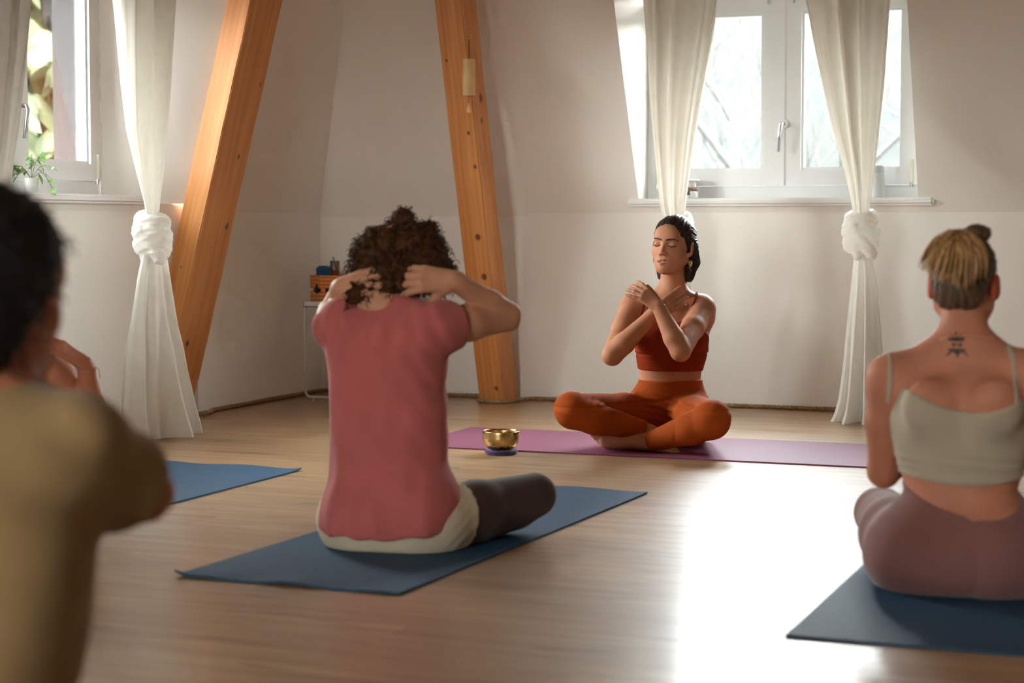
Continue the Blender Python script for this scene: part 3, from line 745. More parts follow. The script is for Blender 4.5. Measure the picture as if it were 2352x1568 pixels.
# ---------------------------------------------------------------- person in orange, facing the class
def person_orange():
    g = Rig(1535, 1000, 7.25); root = g.root('person'); P = g.P
    tag(root, 'person in rust orange sportswear sitting cross-legged, eyes closed, hands crossed on chest', 'person')
    D = 7.25
    MAT['or_legging'] = fabric('burnt_orange_legging_knit', srgb(160, 70, 18), 700, .85, .07, .0, .12)
    MAT['or_top'] = fabric('rust_orange_top_knit', srgb(138, 48, 16), 700, .85, .06, .0, .12)
    # trunk (z, cx, cy, half width, half depth)
    def st(y, xl, xr, dd, ry):
        a = P(xl, y, D + dd); c = P(xr, y, D + dd); return (a[2], (a[0] + c[0]) / 2, a[1], (c[0] - a[0]) / 2, ry)
    T = Solid()
    trunk = [st(700, 1462, 1604, .0, .062), st(726, 1460, 1624, -.01, .085), st(758, 1460, 1628, -.02, .100), st(790, 1460, 1627, -.02, .105), st(822, 1464, 1620, -.01, .094), st(850, 1468, 1612, 0, .086), st(872, 1470, 1610, .005, .085), st(900, 1455, 1617, .02, .098), st(935, 1438, 1632, .035, .115), st(975, 1440, 1632, .05, .122), st(1010, 1455, 1615, .05, .115)]
    T.loft(trunk, .06, k=.02, round_=.03)
    for x, y in ((1500, 772), (1590, 774)): T.ell(P(x, y, D - .085), (.056, .050, .050), k=.035)
    # shoulders and neck
    sr, sl = P(1450, 707, D + .0), P(1614, 709, D - .01)
    nb, nt = P(1543, 690, D + .015), P(1547, 610, D + .0)
    NK = Solid(); NK.cap(nb, nt, .054, .047, k=.03)
    NK.cap(P(1538, 684, D + .02), P(1460, 702, D + .01), .040, .040, k=.05); NK.cap(P(1550, 684, D + .02), P(1604, 702, D), .040, .040, k=.05)
    NK.cap(P(1530, 702, D - .055), P(1478, 697, D - .03), .012, .012, k=.02); NK.cap(P(1556, 702, D - .055), P(1602, 698, D - .035), .012, .012, k=.02)
    # head
    ho = P(1545, 565, 7.215); R = rot(math.pi - math.radians(27), math.radians(5), math.radians(-3))
    HD = Solid(); Th = head(ho, R, HD, True, 1.0)
    # arms: right arm (image left), left arm (image right) lies over it
    re, rw = P(1406, 816, 7.06), P(1500, 722, 7.075); le, lw = P(1563, 806, 6.99), P(1512, 704, 7.015)
    A = Solid()
    A.cap(sr, sr + V3(.0, 0, -.03), .047, .046, k=.045); A.cap(sl, sl + V3(-.0, 0, -.03), .049, .047, k=.045)
    limb(A, sr, re, .044, .043, .039, .45, .014); limb(A, sl, le, .045, .043, .039, .45, .014)
    limb(A, re, rw, .039, .041, .025, .3, .008); limb(A, le, lw, .039, .040, .025, .3, .008)
    toC = V3(0, -1, 0)
    hand(A, rw, P(1552, 690, 7.075) - rw, toC + V3(-.05, 0, .2), -1, (.10, .10, .10, .12), .10, .88, (.15, .1, .1))
    hand(A, lw, P(1478, 676, 7.03) - lw, toC + V3(.2, .1, .35), 1, (.30, .34, .26, .14), .17, .88, (.5, .3, .2))
    # legs
    Lg = Solid()
    rh, lh = P(1493, 962, D + .02), P(1580, 962, D + .02)
    rk, lk = P(1312, 940, 6.99), P(1636, 962, 6.83)
    ra, la = P(1487, 990, 7.02), P(1486, 1017, 6.975)
    limb(Lg, rh, rk, .088, .080, .056, .35, .04); limb(Lg, lh, lk, .088, .080, .060, .35, .04)
    Lg.cap(rk, rk + V3(.005, -.01, -.01), .057, .055, k=.02); Lg.cap(lk, lk + V3(0, 0, -.01), .062, .058, k=.02)
    limb(Lg, rk + V3(.004, -.02, -.012), ra, .054, .055, .030, .30, .015); limb(Lg, lk + V3(-.004, 0, -.012), la, .056, .056, .030, .30, .015)
    FT = Solid()
    foot(FT, la + V3(-.010, .012, .002), P(1357, 1012, 6.99) - la, V3(0, -1, .12), 1, 1.08, -.02, .70)
    foot(FT, ra + V3(.03, .0, -.012), P(1606, 1034, 6.90) - ra, V3(0, .5, .8), -1, .84, -.025)
    body = Solid(T.ops + NK.ops + HD.ops + A.ops + Lg.ops + FT.ops)
    fx = (P(1375, 600, 7.1)[0], P(1650, 600, 7.1)[0], .003); fz = (P(1500, 830, 7.1)[2], 1.0, .003); fy = (P(1500, 600, 6.95)[1], P(1500, 600, 7.33)[1], .003)
    hx = (P(1488, 600, 7.1)[0], P(1592, 600, 7.1)[0], .0019); hz = (P(1500, 632, 7.1)[2], P(1500, 512, 7.2)[2], .0019); hy = (ho[1] - .12, ho[1] - .03, .0019)
    mesh_solid('body', body, .0055, 'skin_a', root, ((fx, hx, (P(1340, 1010, 7.0)[0], fx[0], .003)), (fy, hy), (fz, hz, (0., .085, .003))), 1)
    # leggings: trunk and legs, 3 mm proud, from waistband to calf
    LG = Solid(T.ops + Lg.ops); lo, hi = LG.bounds(); hi[2] = P(1535, 860, D)[2] + .03
    gg = [axis_grid(lo[i] - .02, hi[i] + .02, .004) for i in range(3)]
    X, Y, Z = gg[0][:, None, None], gg[1][None, :, None], gg[2][None, None, :]
    def leg(ids, a_, k_):          # one leg with its cuff cut above the ankle
        w = Solid(T.ops + [Lg.ops[i] for i in ids]).eval(*gg) - .0052
        dv = nrm(a_ - k_); cpt = a_ - dv * .012
        near = np.sqrt((X - a_[0]) ** 2 + (Y - a_[1]) ** 2 + (Z - a_[2]) ** 2) - .075
        return np.maximum(w, np.minimum((X - cpt[0]) * dv[0] + (Y - cpt[1]) * dv[1] + (Z - cpt[2]) * dv[2], -near))
    v = np.minimum(leg((0, 1, 4, 6, 7), ra, rk), leg((2, 3, 5, 8, 9), la, lk))
    zw = P(1535, 871, D)[2]
    def fold(c, ax, w, L, amp, fr, ph=0):
        c = np.asarray(c); ax = nrm(ax); s_ = (X - c[0]) * ax[0] + (Y - c[1]) * ax[1] + (Z - c[2]) * ax[2]; d2 = (X - c[0]) ** 2 + (Y - c[1]) ** 2 + (Z - c[2]) ** 2
        return amp * np.exp(-d2 / w ** 2) * np.sin(s_ * fr + ph)
    v = v + fold(P(1375, 925, 6.98), V3(.8, 0, -.5), .075, 0, .0022, 240) + fold(P(1430, 940, 7.05), V3(.75, 0, -.6), .06, 0, .0018, 220)
    v = v + fold(P(1510, 945, D - .1), V3(.25, 0, 1), .07, 0, .0022, 260) + fold(P(1560, 945, D - .1), V3(-.25, 0, 1), .07, 0, .0022, 240, 1) + fold(P(1612, 940, 6.92), V3(.7, 0, .7), .05, 0, .0024, 240)
    band = np.abs(Z - P(1535, 917, D)[2] + .05 * (X - 0) * 0)
    v = v + .0032 * np.exp(-(band / .0045) ** 2) + .0026 * np.exp(-((X - P(1535, 945, D - .1)[0]) / .004) ** 2) * (Z < P(1535, 922, D)[2]) * (Y < 0) + .0014 * np.sin((Z - .1) * 300 + X * 30) * np.exp(-((Z - P(1535, 928, D)[2]) / .012) ** 2) - .0012 * ((Z > P(1535, 917, D)[2]))
    v = np.maximum(v, Z - zw - .02 * (X) * .3)
    mesh_field('leggings', v.astype(np.float32), gg, 'or_legging', root, 1)
    # cropped top: trunk only, with armholes and neckline
    TT = Solid(T.ops); lo, hi = TT.bounds(); lo[2] = P(1535, 860, D)[2]
    gg = [axis_grid(lo[i] - .02, hi[i] + .02, .0035) for i in range(3)]; X, Y, Z = gg[0][:, None, None], gg[1][None, :, None], gg[2][None, None, :]
    v = TT.eval(*gg) - .005
    ub = P(1535, 806, D)[2]; zb = P(1540, 849, D)[2]
    v = v - .0015 * (np.abs(Z - ub) < .004) + .0042 * np.exp(-((Z - ub + .007) / .0036) ** 2)
    v = np.maximum(v, zb - .028 * (X) - Z)
    arm = Solid()
    for a_, sgn in ((sr, -1), (sl, 1)): arm.cap(a_ + V3(sgn * .02, -.05, -.0), a_ + V3(sgn * .045, 0, -.16), .085, .03, k=0); arm.cap(a_ + V3(sgn * .02, .06, 0), a_ + V3(sgn * .03, .05, -.12), .09, .05, k=0)
    v = np.maximum(v, -arm.eval(*gg))
    nx = P(1547, 700, D); v = np.maximum(v, -(np.sqrt(((X - nx[0]) / .058) ** 2 + ((Z - nx[2] - .03) / .095) ** 2) - 1) * .06 + 0 * Y)
    v = np.maximum(v, Z - P(1535, 722, D)[2] + 0 * X + 0 * Y)
    mesh_field('crop_top', v.astype(np.float32), gg, 'or_top', root, 1)
    for a_, m_, c_ in ((P(1470, 730, D - .10), P(1481, 699, D - .08), P(1490, 672, D + .0)), (P(1568, 748, D - .12), P(1590, 706, D - .09), P(1607, 676, D - .01))):
        q = Solid(); q.path([a_, m_, c_, c_ + V3(0, .06, -.02)], [.03] * 4, k=0); ss = Solid(T.ops + NK.ops + A.ops[:2])
        pl = Solid(); pl.path([a_ + V3(0, -.03, -.03), m_ + V3(0, -.03, 0), c_ + V3(0, -.01, .03)], [.0045, .0045, .0045], k=0, flat=V3(0, 1, 0), fs=45)
        lo = np.minimum(np.minimum(a_, m_), c_) - .04; hi = np.maximum(np.maximum(a_, m_), c_) + .05
        decal('strap', ss, pl, lo, hi, .002, .003, 'or_top', root)
    # face details
    ss = Solid(HD.ops)
    def strip(nm, pts, r, off, mat, fs=16):
        q = Solid(); w = [Th(*p) for p in pts]; q.path(w, r if hasattr(r, '__len__') else [r] * len(w), k=.001, flat=R[:, 1], fs=fs)
        lo = np.min(w, 0) - .03; hi = np.max(w, 0) + .03; return decal(nm, ss, q, lo, hi, .0011, off, mat, root)
    for x in (-1, 1):
        strip('eyebrow', [(x * .011, .085, .0165), (x * .026, .080, .0205), (x * .040, .070, .0215), (x * .050, .060, .0185)], [.0028, .0031, .0025, .0012], .0018, 'brow')
        strip('eyelashes', [(x * .016, .085, -.0040), (x * .030, .088, -.0085), (x * .045, .075, -.0050)], [.0011, .0016, .0014], .0016, 'brow')
    strip('upper_lip', [(-.023, .080, -.0655), (-.006, .093, -.0618), (0, .093, -.0628), (.006, .093, -.0618), (.023, .080, -.0655)], [.0012, .0030, .0026, .0030, .0012], .0012, 'lip', 10)
    strip('lower_lip', [(-.020, .080, -.0705), (0, .092, -.0765), (.020, .080, -.0705)], [.0012, .0042, .0012], .0012, 'lip', 10)
    q = B(); q.tube([Th(-.013, .0850, -.0680), Th(0, .0900, -.0680), Th(.013, .0850, -.0680)], [.0016, .0024, .0016], 8); q.build('teeth', 'teeth', root, smooth=True)
    # hair: swept back from the brow, tied half up, falling behind the ears to the neck
    HR = Solid(); EH = lambda c, r, **kw: HR.ell(Th(*c), r, R, **kw)
    EH((0, -.022, .040), (.081, .100, .085), k=.0)
    EH((0, -.075, -.01), (.066, .050, .075), k=.03)
    for x in (-1, 1):
        HR.path([Th(x * .060, -.045, .0), Th(x * .066, -.055, -.055), Th(x * .060, -.058, -.118)], [.030, .028, .016], k=.02)
    HR.path([Th(.03, -.075, -.03), Th(.04, -.078, -.09), Th(.045, -.07, -.135)], [.035, .03, .014], k=.02); HR.path([Th(-.03, -.075, -.03), Th(-.03, -.078, -.09), Th(-.03, -.07, -.135)], [.035, .03, .014], k=.02)
    HR.path([Th(.0, -.088, .055), Th(.02, -.115, .045)], [.028, .024], k=.02)
    gg, X, Y, Z = grid_of(*HR.bounds(), .0024)
    v = HR.eval(*gg)
    lx, ly, lz = [(X - ho[0]) * R[0, i] + (Y - ho[1]) * R[1, i] + (Z - ho[2]) * R[2, i] for i in range(3)]
    edge = np.interp(lz, [-.2, -.022, -.006, .018, .034, .050, .062, .070], [-.03, -.03, .016, .032, .046, .062, .084, .16])
    v = np.maximum(v, (ly - edge + .003 * np.sin(lz * 300) + .05 * np.abs(lx) - .0025) * .6)
    t1 = np.arctan2(lx, lz + .03); t2 = np.arctan2(lx, -ly + .02); w = np.clip((lz + .01) / .04, 0, 1); t = t1 * w + t2 * (1 - w)
    wob = .25 * np.sin(ly * 70 + 3 * t) + .18 * np.sin(lz * 90 - 2 * t + 1)
    v = v + (.0011 * np.sin(23 * t + 6 * wob) + .0009 * np.sin(58 * t + 11 * wob + 1) + .0008 * np.sin(117 * t + 15 * wob)) * np.clip((.095 - ly) / .03, 0, 1)
    mesh_field('hair', v.astype(np.float32), gg, 'hair_black', root, 1)
    # earring: a wire spiral below the visible ear
    c_ = Th(-.079, -.004, -.062); q = B(); pts = []
    for i in range(60):
        an = i / 59 * 4.2 * math.pi; rr = .002 + .0105 * (i / 59); pts.append(c_ + R[:, 1] * 0 + V3(1, 0, 0) * (rr * .62 * math.cos(an)) + V3(0, 0, 1) * (rr * 1.25 * math.sin(an)))
    pts += [c_ + V3(-.004, 0, -.018), c_ + V3(.002, 0, -.026), c_ + V3(.005, 0, -.034)]
    q.tube(pts, .0011, 6); q.build('earring', 'gold', root, smooth=True)
    # small tattoo on the upper arm
    ss = Solid(A.ops); q = Solid(); c_ = P(1573, 752, 7.0)
    w = [P(1571, 756, 7.0), P(1573, 748, 7.0), P(1578, 746, 7.0), P(1580, 750, 7.0), P(1576, 753, 7.0)]; q.path(w, [.0012] * 5, k=0, flat=V3(0, 1, 0), fs=60)
    decal('tattoo', ss, q, c_ + V3(-.03, -.06, -.03), c_ + V3(.03, .10, .03), .0014, .0012, 'tattoo', root)
FLOOR_CUT[0] = .0066
person_orange()

# ---------------------------------------------------------------- person in the pink shirt, seen from behind
TURN = -math.radians(21.5); FW_ = V3(.3665, .9304, 0); SD_ = V3(.9304, -.3665, 0)      # facing the window wall; own right-hand side
def person_pink():
    g = Rig(900, 1240, 4.95); root = g.root('person'); P = g.P; D = 4.95
    tag(root, 'person in dusty pink T-shirt, seen from behind, gathering curly hair with both hands', 'person')
    MAT['pink'] = fabric('dusty_pink_jersey', srgb(184, 96, 92), 500, .9, .1, .15, .2); MAT['cream'] = fabric('cream_shorts_jersey', srgb(206, 190, 162), 400, .9, .06, .2, .2); MAT['choc'] = fabric('dark_brown_legging', srgb(68, 47, 38), 500, .8, .1, .15)
    rows = [(712, 790, 975, .03, .06), (735, 752, 1030, .02, .085), (790, 752, 1026, .0, .11), (850, 762, 1016, 0, .115), (950, 770, 1014, .0, .115), (1050, 770, 1016, 0, .115), (1130, 762, 1022, 0, .12), (1200, 752, 1038, .0, .13), (1262, 790, 1010, .0, .12)]
    T = Solid(); T.loft(stn(g, D, .11, rows, TURN), TURN, k=.02, round_=.03)
    for x, d_ in ((830, -.02), (962, -.07)): T.ell(P(x, 1200, D + d_), (.108, .100, .096), k=.05)
    NK = Solid(); NK.cap(P(880, 716, D + .01), P(908, 640, D + .06), .058, .050, k=.04)
    NK.cap(P(875, 705, D + .02), P(770, 735, D + .05), .045, .045, k=.05); NK.cap(P(890, 705, D + .01), P(1000, 738, D - .05), .045, .045, k=.05)
    ho = P(915, 612, D + .085); R = rot(TURN, math.radians(-18), 0); HD = Solid(); Th = head(ho, R, HD, True, 1.0)
    A = Solid(); rs, re, rw = P(1000, 752, D - .06), P(1164, 729, D + .10), P(1040, 644, D - .035)
    A.cap(rs, rs + V3(.01, 0, -.01), .052, .050, k=.05); limb(A, rs, re, .048, .047, .037, .45, .03); A.cap(re, re + V3(.004, 0, .010), .038, .034, k=.01); limb(A, re + V3(0, -.005, .012), rw, .034, .036, .025, .3, .008)
    ls, le, lw = P(782, 742, D + .06), P(752, 746, D + .28), P(786, 660, D + .03)
    A.cap(ls, ls + V3(-.005, 0, -.01), .052, .050, k=.05); limb(A, ls, le, .050, .048, .038, .45, .03); limb(A, le, lw, .037, .040, .026, .3, .012)
    hand(A, rw, P(985, 640, D - .055) - rw, V3(.05, -1, .30), -1, (.62, .66, .62, .58), .12, 1.0, (.75, .2, .1))
    hand(A, lw, P(835, 648, D - .025) - lw, V3(-.45, -1, .25), 1, (.55, .6, .55, .5), .12, 1.0, (.85, .2, .1))
    Lg = Solid(); rh, rk, ra = P(1000, 1200, D - .05), P(1228, 1134, 5.16), P(1075, 1232, 5.06)
    limb(Lg, rh, rk, .086, .078, .056, .4, .05); limb(Lg, rk + V3(-.002, 0, -.008), ra, .052, .052, .032, .3, .02)
    lh, lk, la = P(830, 1182, D + .03), P(800, 1150, 5.40), P(960, 1196, 5.28)
    limb(Lg, lh, lk, .092, .082, .056, .4, .05); limb(Lg, lk, la, .052, .052, .032, .3, .02)
    FT = Solid(); foot(FT, ra, P(950, 1205, 5.25) - ra, V3(.3, -.2, .8), 1, .95); foot(FT, la, P(1130, 1214, 5.14) - la, V3(.1, .3, .8), -1, .95)
    body = Solid(T.ops + NK.ops + HD.ops + A.ops + Lg.ops + FT.ops)
    fx = (P(770, 650, D)[0], P(1060, 650, D)[0], .0036); fz = (P(900, 700, D)[2], P(900, 590, D)[2], .0036); fy = (ho[1] - .17, ho[1] - .02, .0036)
    mesh_solid('body', body, .0065, 'skin_b', root, ((fx,), (fy,), (fz,)), 1)
    # leggings and shorts
    LG = Solid(Lg.ops); gg, X, Y, Z = grid_of(*LG.bounds(), .006)
    v = LG.eval(*gg) - .003
    for (a_, k_) in ((ra, rk), (la, lk)):
        dv = nrm(a_ - k_); cpt = a_ - dv * .03; near = np.sqrt((X - a_[0]) ** 2 + (Y - a_[1]) ** 2 + (Z - a_[2]) ** 2) - .09
        v = np.maximum(v, np.minimum((X - cpt[0]) * dv[0] + (Y - cpt[1]) * dv[1] + (Z - cpt[2]) * dv[2], -near))
    mesh_field('leggings', v.astype(np.float32), gg, 'choc', root, 1)
    SH = Solid(T.ops + Lg.ops); gg, X, Y, Z = grid_of(*SH.bounds(), .006); v = SH.eval(*gg) - .006
    for h_, k_ in ((rh, rk), (lh, lk)):
        dv = nrm(k_ - h_); cpt = h_ + dv * .085; v = np.maximum(v, np.minimum((X - cpt[0]) * dv[0] + (Y - cpt[1]) * dv[1] + (Z - cpt[2]) * dv[2] - .25 * (Z - .1), .2))
    v = np.maximum(v, Z - .24); cpt = P(1060, 1230, 5.02); v = np.maximum(v, Y - (P(900, 1200, 5.16)[1]))
    v = v + .0014 * np.sin((X - Z) * 190) * np.exp(-((X - rh[0] - .07) / .05) ** 2)
    mesh_field('shorts', v.astype(np.float32), gg, 'cream', root, 1)
    # loose T-shirt
    S = Solid(); S.loft(stn(g, D, .13, [(700, 800, 965, .035, .065), (728, 742, 1034, .02, .10), (790, 740, 1036, .0, .125), (850, 750, 1028, 0, .128), (950, 758, 1028, .0, .128), (1050, 757, 1031, 0, .13), (1130, 748, 1036, 0, .14), (1200, 738, 1043, .0, .155), (1250, 735, 1048, .0, .16)], TURN), TURN, k=.02, round_=.02)
    S.ell(P(948, 1188, D - .065), (.122, .128, .122), k=.04); S.ell(P(972, 1160, D - .055), (.098, .125, .11), k=.04); S.ell(P(838, 1192, D - .02), (.122, .128, .122), k=.04)
    S.cap(P(875, 706, D + .02), P(778, 742, D + .05), .050, .054, k=.05); S.cap(P(890, 706, D + .01), P(985, 747, D - .05), .050, .056, k=.05)
    dv = nrm(re - rs); S.cap(rs - dv * .02, rs + dv * .075, .064, .064, k=.04); dl = nrm(le - ls); S.cap(ls - dl * .02, ls + dl * .09, .058, .060, k=.04)
    gg, X, Y, Z = grid_of(*S.bounds(), .0055); v = S.eval(*gg)
    zt = P(900, 730, D)[2]; zl = P(900, 1235, D)[2]; zz = (Z - zl) / (zt - zl)
    lat = X * .93 - Y * .3665
    low = np.clip(1 - zz * 1.1, 0, 1)
    v = v + low * (.0045 * np.sin(lat * 46 + 2.5 * np.sin(Z * 9 + 1) + 1) + .003 * np.sin(lat * 95 + 3 * np.sin(Z * 7)))            # hanging folds
    v = v + .004 * np.exp(-((zz - .93) / .08) ** 2) * np.sin(lat * 110 + 4 * zz) + .004 * np.exp(-((lat - .12) / .05) ** 2) * np.sin((Z * 1.0 + lat * 1.6) * 70) * np.clip(zz, 0, 1)
    v = v + .0016 * np.sin((lat * 1.6 + Z * .5) * 34 + 2 * np.sin(lat * 11 + Z * 6)) * np.clip((zz - .2) * 2, 0, 1)
    nk = P(880, 676, D + .02); v = np.maximum(v, -(np.sqrt(((X - nk[0]) / 1.3) ** 2 + (Y - nk[1]) ** 2 + ((Z - nk[2]) / .95) ** 2) - .069))
    cpt = rs + dv * .068; v = np.maximum(v, (X - cpt[0]) * dv[0] + (Y - cpt[1]) * dv[1] + (Z - cpt[2]) * dv[2])
    cpt = ls + dl * .085; v = np.maximum(v, (X - cpt[0]) * dl[0] + (Y - cpt[1]) * dl[1] + (Z - cpt[2]) * dl[2])
    hem = .012 + P(900, 1233, D - .12)[2] + .12 * (X - P(880, 1200, D)[0]) * (X > P(880, 1200, D)[0]) + .10 * (Y + .0)
    v = np.maximum(v, hem + .003 * np.sin(lat * 70) - Z)
    v = np.maximum(v, -(Solid(T.ops).eval(*gg) + .0) - .012)       # hollow towards the hem
    mesh_field('t_shirt', v.astype(np.float32), gg, 'pink', root, 1, 400)
    # hair
    HR = Solid(); EH = lambda c, r, **kw: HR.ell(P(*c), r, k=kw.get('k', .03))
    HR.ell(ho + V3(0, -.015, .02), (.108, .100, .092), k=.0)
    EH((880, 585, D + .06), (.075, .085, .070)); EH((955, 572, D + .06), (.075, .085, .068)); EH((985, 610, D + .05), (.055, .07, .055)); EH((850, 615, D + .05), (.050, .06, .050))
    EH((1005, 628, D + .02), (.046, .05, .042)); EH((905, 655, D + .0), (.060, .05, .050)); EH((830, 672, D - .01), (.034, .03, .022), k=.015); EH((935, 655, D - .02), (.035, .03, .020), k=.015)
    HR.path([P(880, 640, D + .02), P(845, 668, D - .0), P(815, 688, D - .005)], [.045, .034, .020], k=.02); HR.path([P(905, 640, D + .02), P(915, 676, D + .0)], [.05, .03], k=.02)
    EH((925, 502, D + .075), (.034, .034, .030), k=.012); EH((985, 545, D + .10), (.025, .06, .045), k=.01)
    gg, X, Y, Z = grid_of(*HR.bounds(), .005); v = HR.eval(*gg)
    v = v + .006 * np.sin(X * 130 + 2 * np.sin(Z * 70)) * np.sin(Z * 120 + 2 * np.sin(X * 60 + Y * 50)) * np.sin(Y * 110 + 1)
    ho_ = mesh_field('hair', v.astype(np.float32), gg, 'hair_curly', root, 1, 300)
    curls('hair_curls', ho_, 1100, 5, 'hair_curly', root, L=(.016, .034), R=(.003, .006), sel=lambda c: c[1] < ho[1] + .05)
person_pink()

# ---------------------------------------------------------------- blonde person at the right edge, seen from behind
def person_blonde():
    g = Rig(2205, 1340, 4.35); root = g.root('person'); P = g.P; D = 4.35
    tag(root, 'person with blond flopped ponytail, beige strap top and mauve leggings at the right edge', 'person')
    MAT['top'] = fabric('beige_ribbed_top', srgb(184, 168, 146), 600, .85, .05, .2, .2); MAT['mauve_leg'] = fabric('mauve_brown_ribbed_legging', srgb(138, 92, 86), 600, .8, .06, .3, .35, 60)
    rows = [(795, 2130, 2292, .03, .055), (822, 2078, 2342, .03, .07), (850, 2052, 2362, .02, .085), (900, 2058, 2354, .0, .100), (960, 2052, 2354, 0, .105), (1020, 2062, 2346, 0, .10), (1080, 2074, 2338, .0, .095), (1130, 2084, 2328, .0, .095), (1175, 2074, 2340, 0, .10), (1230, 2046, 2368, .0, .125), (1290, 2020, 2392, .0, .14), (1340, 2030, 2385, .0, .13)]
    T = Solid(); T.loft(stn(g, D, .10, rows, TURN), TURN, k=.02, round_=.03)
    for x, d_ in ((2125, .0), (2290, -.06)): T.ell(P(x, 1268, D + d_), (.132, .118, .112), k=.05)
    T.cap(P(2205, 900, D - .12), P(2205, 1150, D - .12), .012, .012, k=.03, mode='s')
    NK = Solid(); NK.cap(P(2212, 815, D + .02), P(2214, 690, D + .04), .057, .052, k=.05)
    NK.cap(P(2205, 800, D + .02), P(2080, 850, D + .05), .036, .042, k=.06); NK.cap(P(2220, 800, D + .02), P(2345, 846, D - .06), .036, .042, k=.06)
    for x, d_ in ((2130, .0), (2290, -.05)): T.ell(P(x, 930, D - .07 + d_), (.05, .03, .06), k=.05)      # shoulder blades
    ho = P(2214, 652, D + .06); R = rot(TURN - .05, math.radians(-3), 0); HD = Solid(); Th = head(ho, R, HD, True, 1.0)
    A = Solid(); ls, le, lw = P(2040, 868, D + .06), P(2030, 1082, D + .13), P(2110, 1010, D + .36)
    rs, re, rw = P(2378, 862, D - .07), P(2405, 1075, D + .0), P(2340, 1000, D + .26)
    for s_, e_, w_ in ((ls, le, lw), (rs, re, rw)):
        A.cap(s_, s_ + V3(0, 0, -.02), .046, .046, k=.05); limb(A, s_, e_, .045, .048, .038, .45, .03); limb(A, e_, w_, .038, .040, .026, .3, .015)
    hand(A, lw, V3(.6, .1, .4), V3(-.2, 1, .2), 1, k=.004); hand(A, rw, V3(-.6, .2, .4), V3(.2, 1, .2), -1)
    Lg = Solid(); lh, lk, la = P(2090, 1262, D + .05), P(2022, 1178, 4.74), P(2190, 1240, 4.86)
    rh, rk, ra = P(2310, 1262, D - .05), P(2480, 1185, 4.56), P(2280, 1250, 4.72)
    for h_, k_, a_ in ((lh, lk, la), (rh, rk, ra)):
        limb(Lg, h_, k_, .100, .088, .060, .4, .04); limb(Lg, k_, a_, .058, .055, .034, .3, .02)
    FT = Solid(); foot(FT, la, V3(.9, .1, -.2), V3(0, .3, .9), 1); foot(FT, ra, V3(-.9, .3, -.1), V3(0, .3, .9), -1)
    body = Solid(T.ops + NK.ops + HD.ops + A.ops + Lg.ops + FT.ops); mesh_solid('body', body, .0065, 'skin_c', root, it=1)
    for x in (-1, 1):     # flushed ears
        q = Solid(); q.ell(Th(x * .080, -.012, -.006), (.018, .022, .034), R, k=0); c_ = Th(x * .078, -.012, -.006)
        decal('ear', Solid(HD.ops), q, c_ - .05, c_ + .05, .0025, .0012, 'ear_red', root)
    LG = Solid(T.ops + Lg.ops); gg, X, Y, Z = grid_of(*LG.bounds(), .006)
    n_ = int(np.searchsorted(gg[2], P(2200, 1120, D)[2] + .02)); gg[2] = gg[2][:n_]; Z = gg[2][None, None, :]
    v = LG.eval(*gg) - .004; lat = (X - P(2205, 1180, D)[0]) * .93
    v = np.maximum(v, Z - (P(2205, 1184, D - .1)[2] + 1.9 * lat ** 2 + .25 * (Y + .1)))
    c_ = P(2075, 1215, D + .02); v = v + .006 * np.exp(-((X - c_[0]) ** 2 + (Y - c_[1]) ** 2 + (Z - c_[2]) ** 2) / .055 ** 2) * np.sin((X * .6 + Z * .8) * 130)
    v = v + .004 * np.exp(-((X - P(2205, 1250, D)[0]) / .012) ** 2) * (Y < 0) * (Z < .22)
    for (a_, k_) in ((ra, rk), (la, lk)):
        dv = nrm(a_ - k_); cpt = a_ - dv * .03; near = np.sqrt((X - a_[0]) ** 2 + (Y - a_[1]) ** 2 + (Z - a_[2]) ** 2) - .09
        v = np.maximum(v, np.minimum((X - cpt[0]) * dv[0] + (Y - cpt[1]) * dv[1] + (Z - cpt[2]) * dv[2], -near))
    mesh_field('leggings', v.astype(np.float32), gg, 'mauve_leg', root, 1)
    # strap top
    gg, X, Y, Z = grid_of(*Solid(T.ops).bounds(), .005); i0 = int(np.searchsorted(gg[2], P(2200, 1125, D)[2] - .02)); gg[2] = gg[2][i0:]; Z = gg[2][None, None, :]
    ss = Solid(T.ops); v = ss.eval(*gg) - .005; lat = (X - P(2203, 950, D)[0])
    top = P(2203, 944, D - .1)[2] + 2.6 * lat ** 2 * (np.abs(lat) < .3); v = np.maximum(v, Z - top)
    v = np.maximum(v, P(2203, 1112, D - .09)[2] - .012 * np.cos(lat * 14) + .01 - Z)
    zb = P(2200, 1088, D - .09)[2]; v = v - .003 * np.exp(-((Z - zb + .02) / .012) ** 2) + .0035 * np.exp(-((Z - zb) / .004) ** 2) + .002 * np.sin(Z * 260 + lat * 20) * np.exp(-((Z - zb - .02) / .02) ** 2)
    arm = Solid()
    for s_, sg in ((ls, -1), (rs, 1)): arm.cap(s_ + V3(sg * .01, 0, .02), s_ + V3(sg * .02, .02, -.06), .07, .045, k=0)
    v = np.maximum(v, -arm.eval(*gg)); mesh_field('strap_top', v.astype(np.float32), gg, 'top', root, 1, 200)
    ss = Solid(T.ops + NK.ops + A.ops[:1])
    for xs_ in (((2066, 935), (2068, 870), (2074, 822)), ((2330, 935), (2334, 870), (2334, 822))):
        w = [P(x, y, D - .12) for x, y in xs_]; q = Solid(); q.path([w[0], w[1], w[2], w[2] + V3(0, .12, .02)], [.0068] * 4, k=0, flat=V3(0, 1, 0), fs=26)
        decal('strap', ss, q, np.min(w, 0) - .03, np.max(w, 0) + V3(.03, .26, .05), .003, .0045, 'top', root)
    # nape tattoo and thin necklace
    ss = Solid(T.ops + NK.ops); q = Solid(); t_ = lambda x, y: P(2200 + x, 790 + y, D - .05); fl = V3(0, 1, 0)
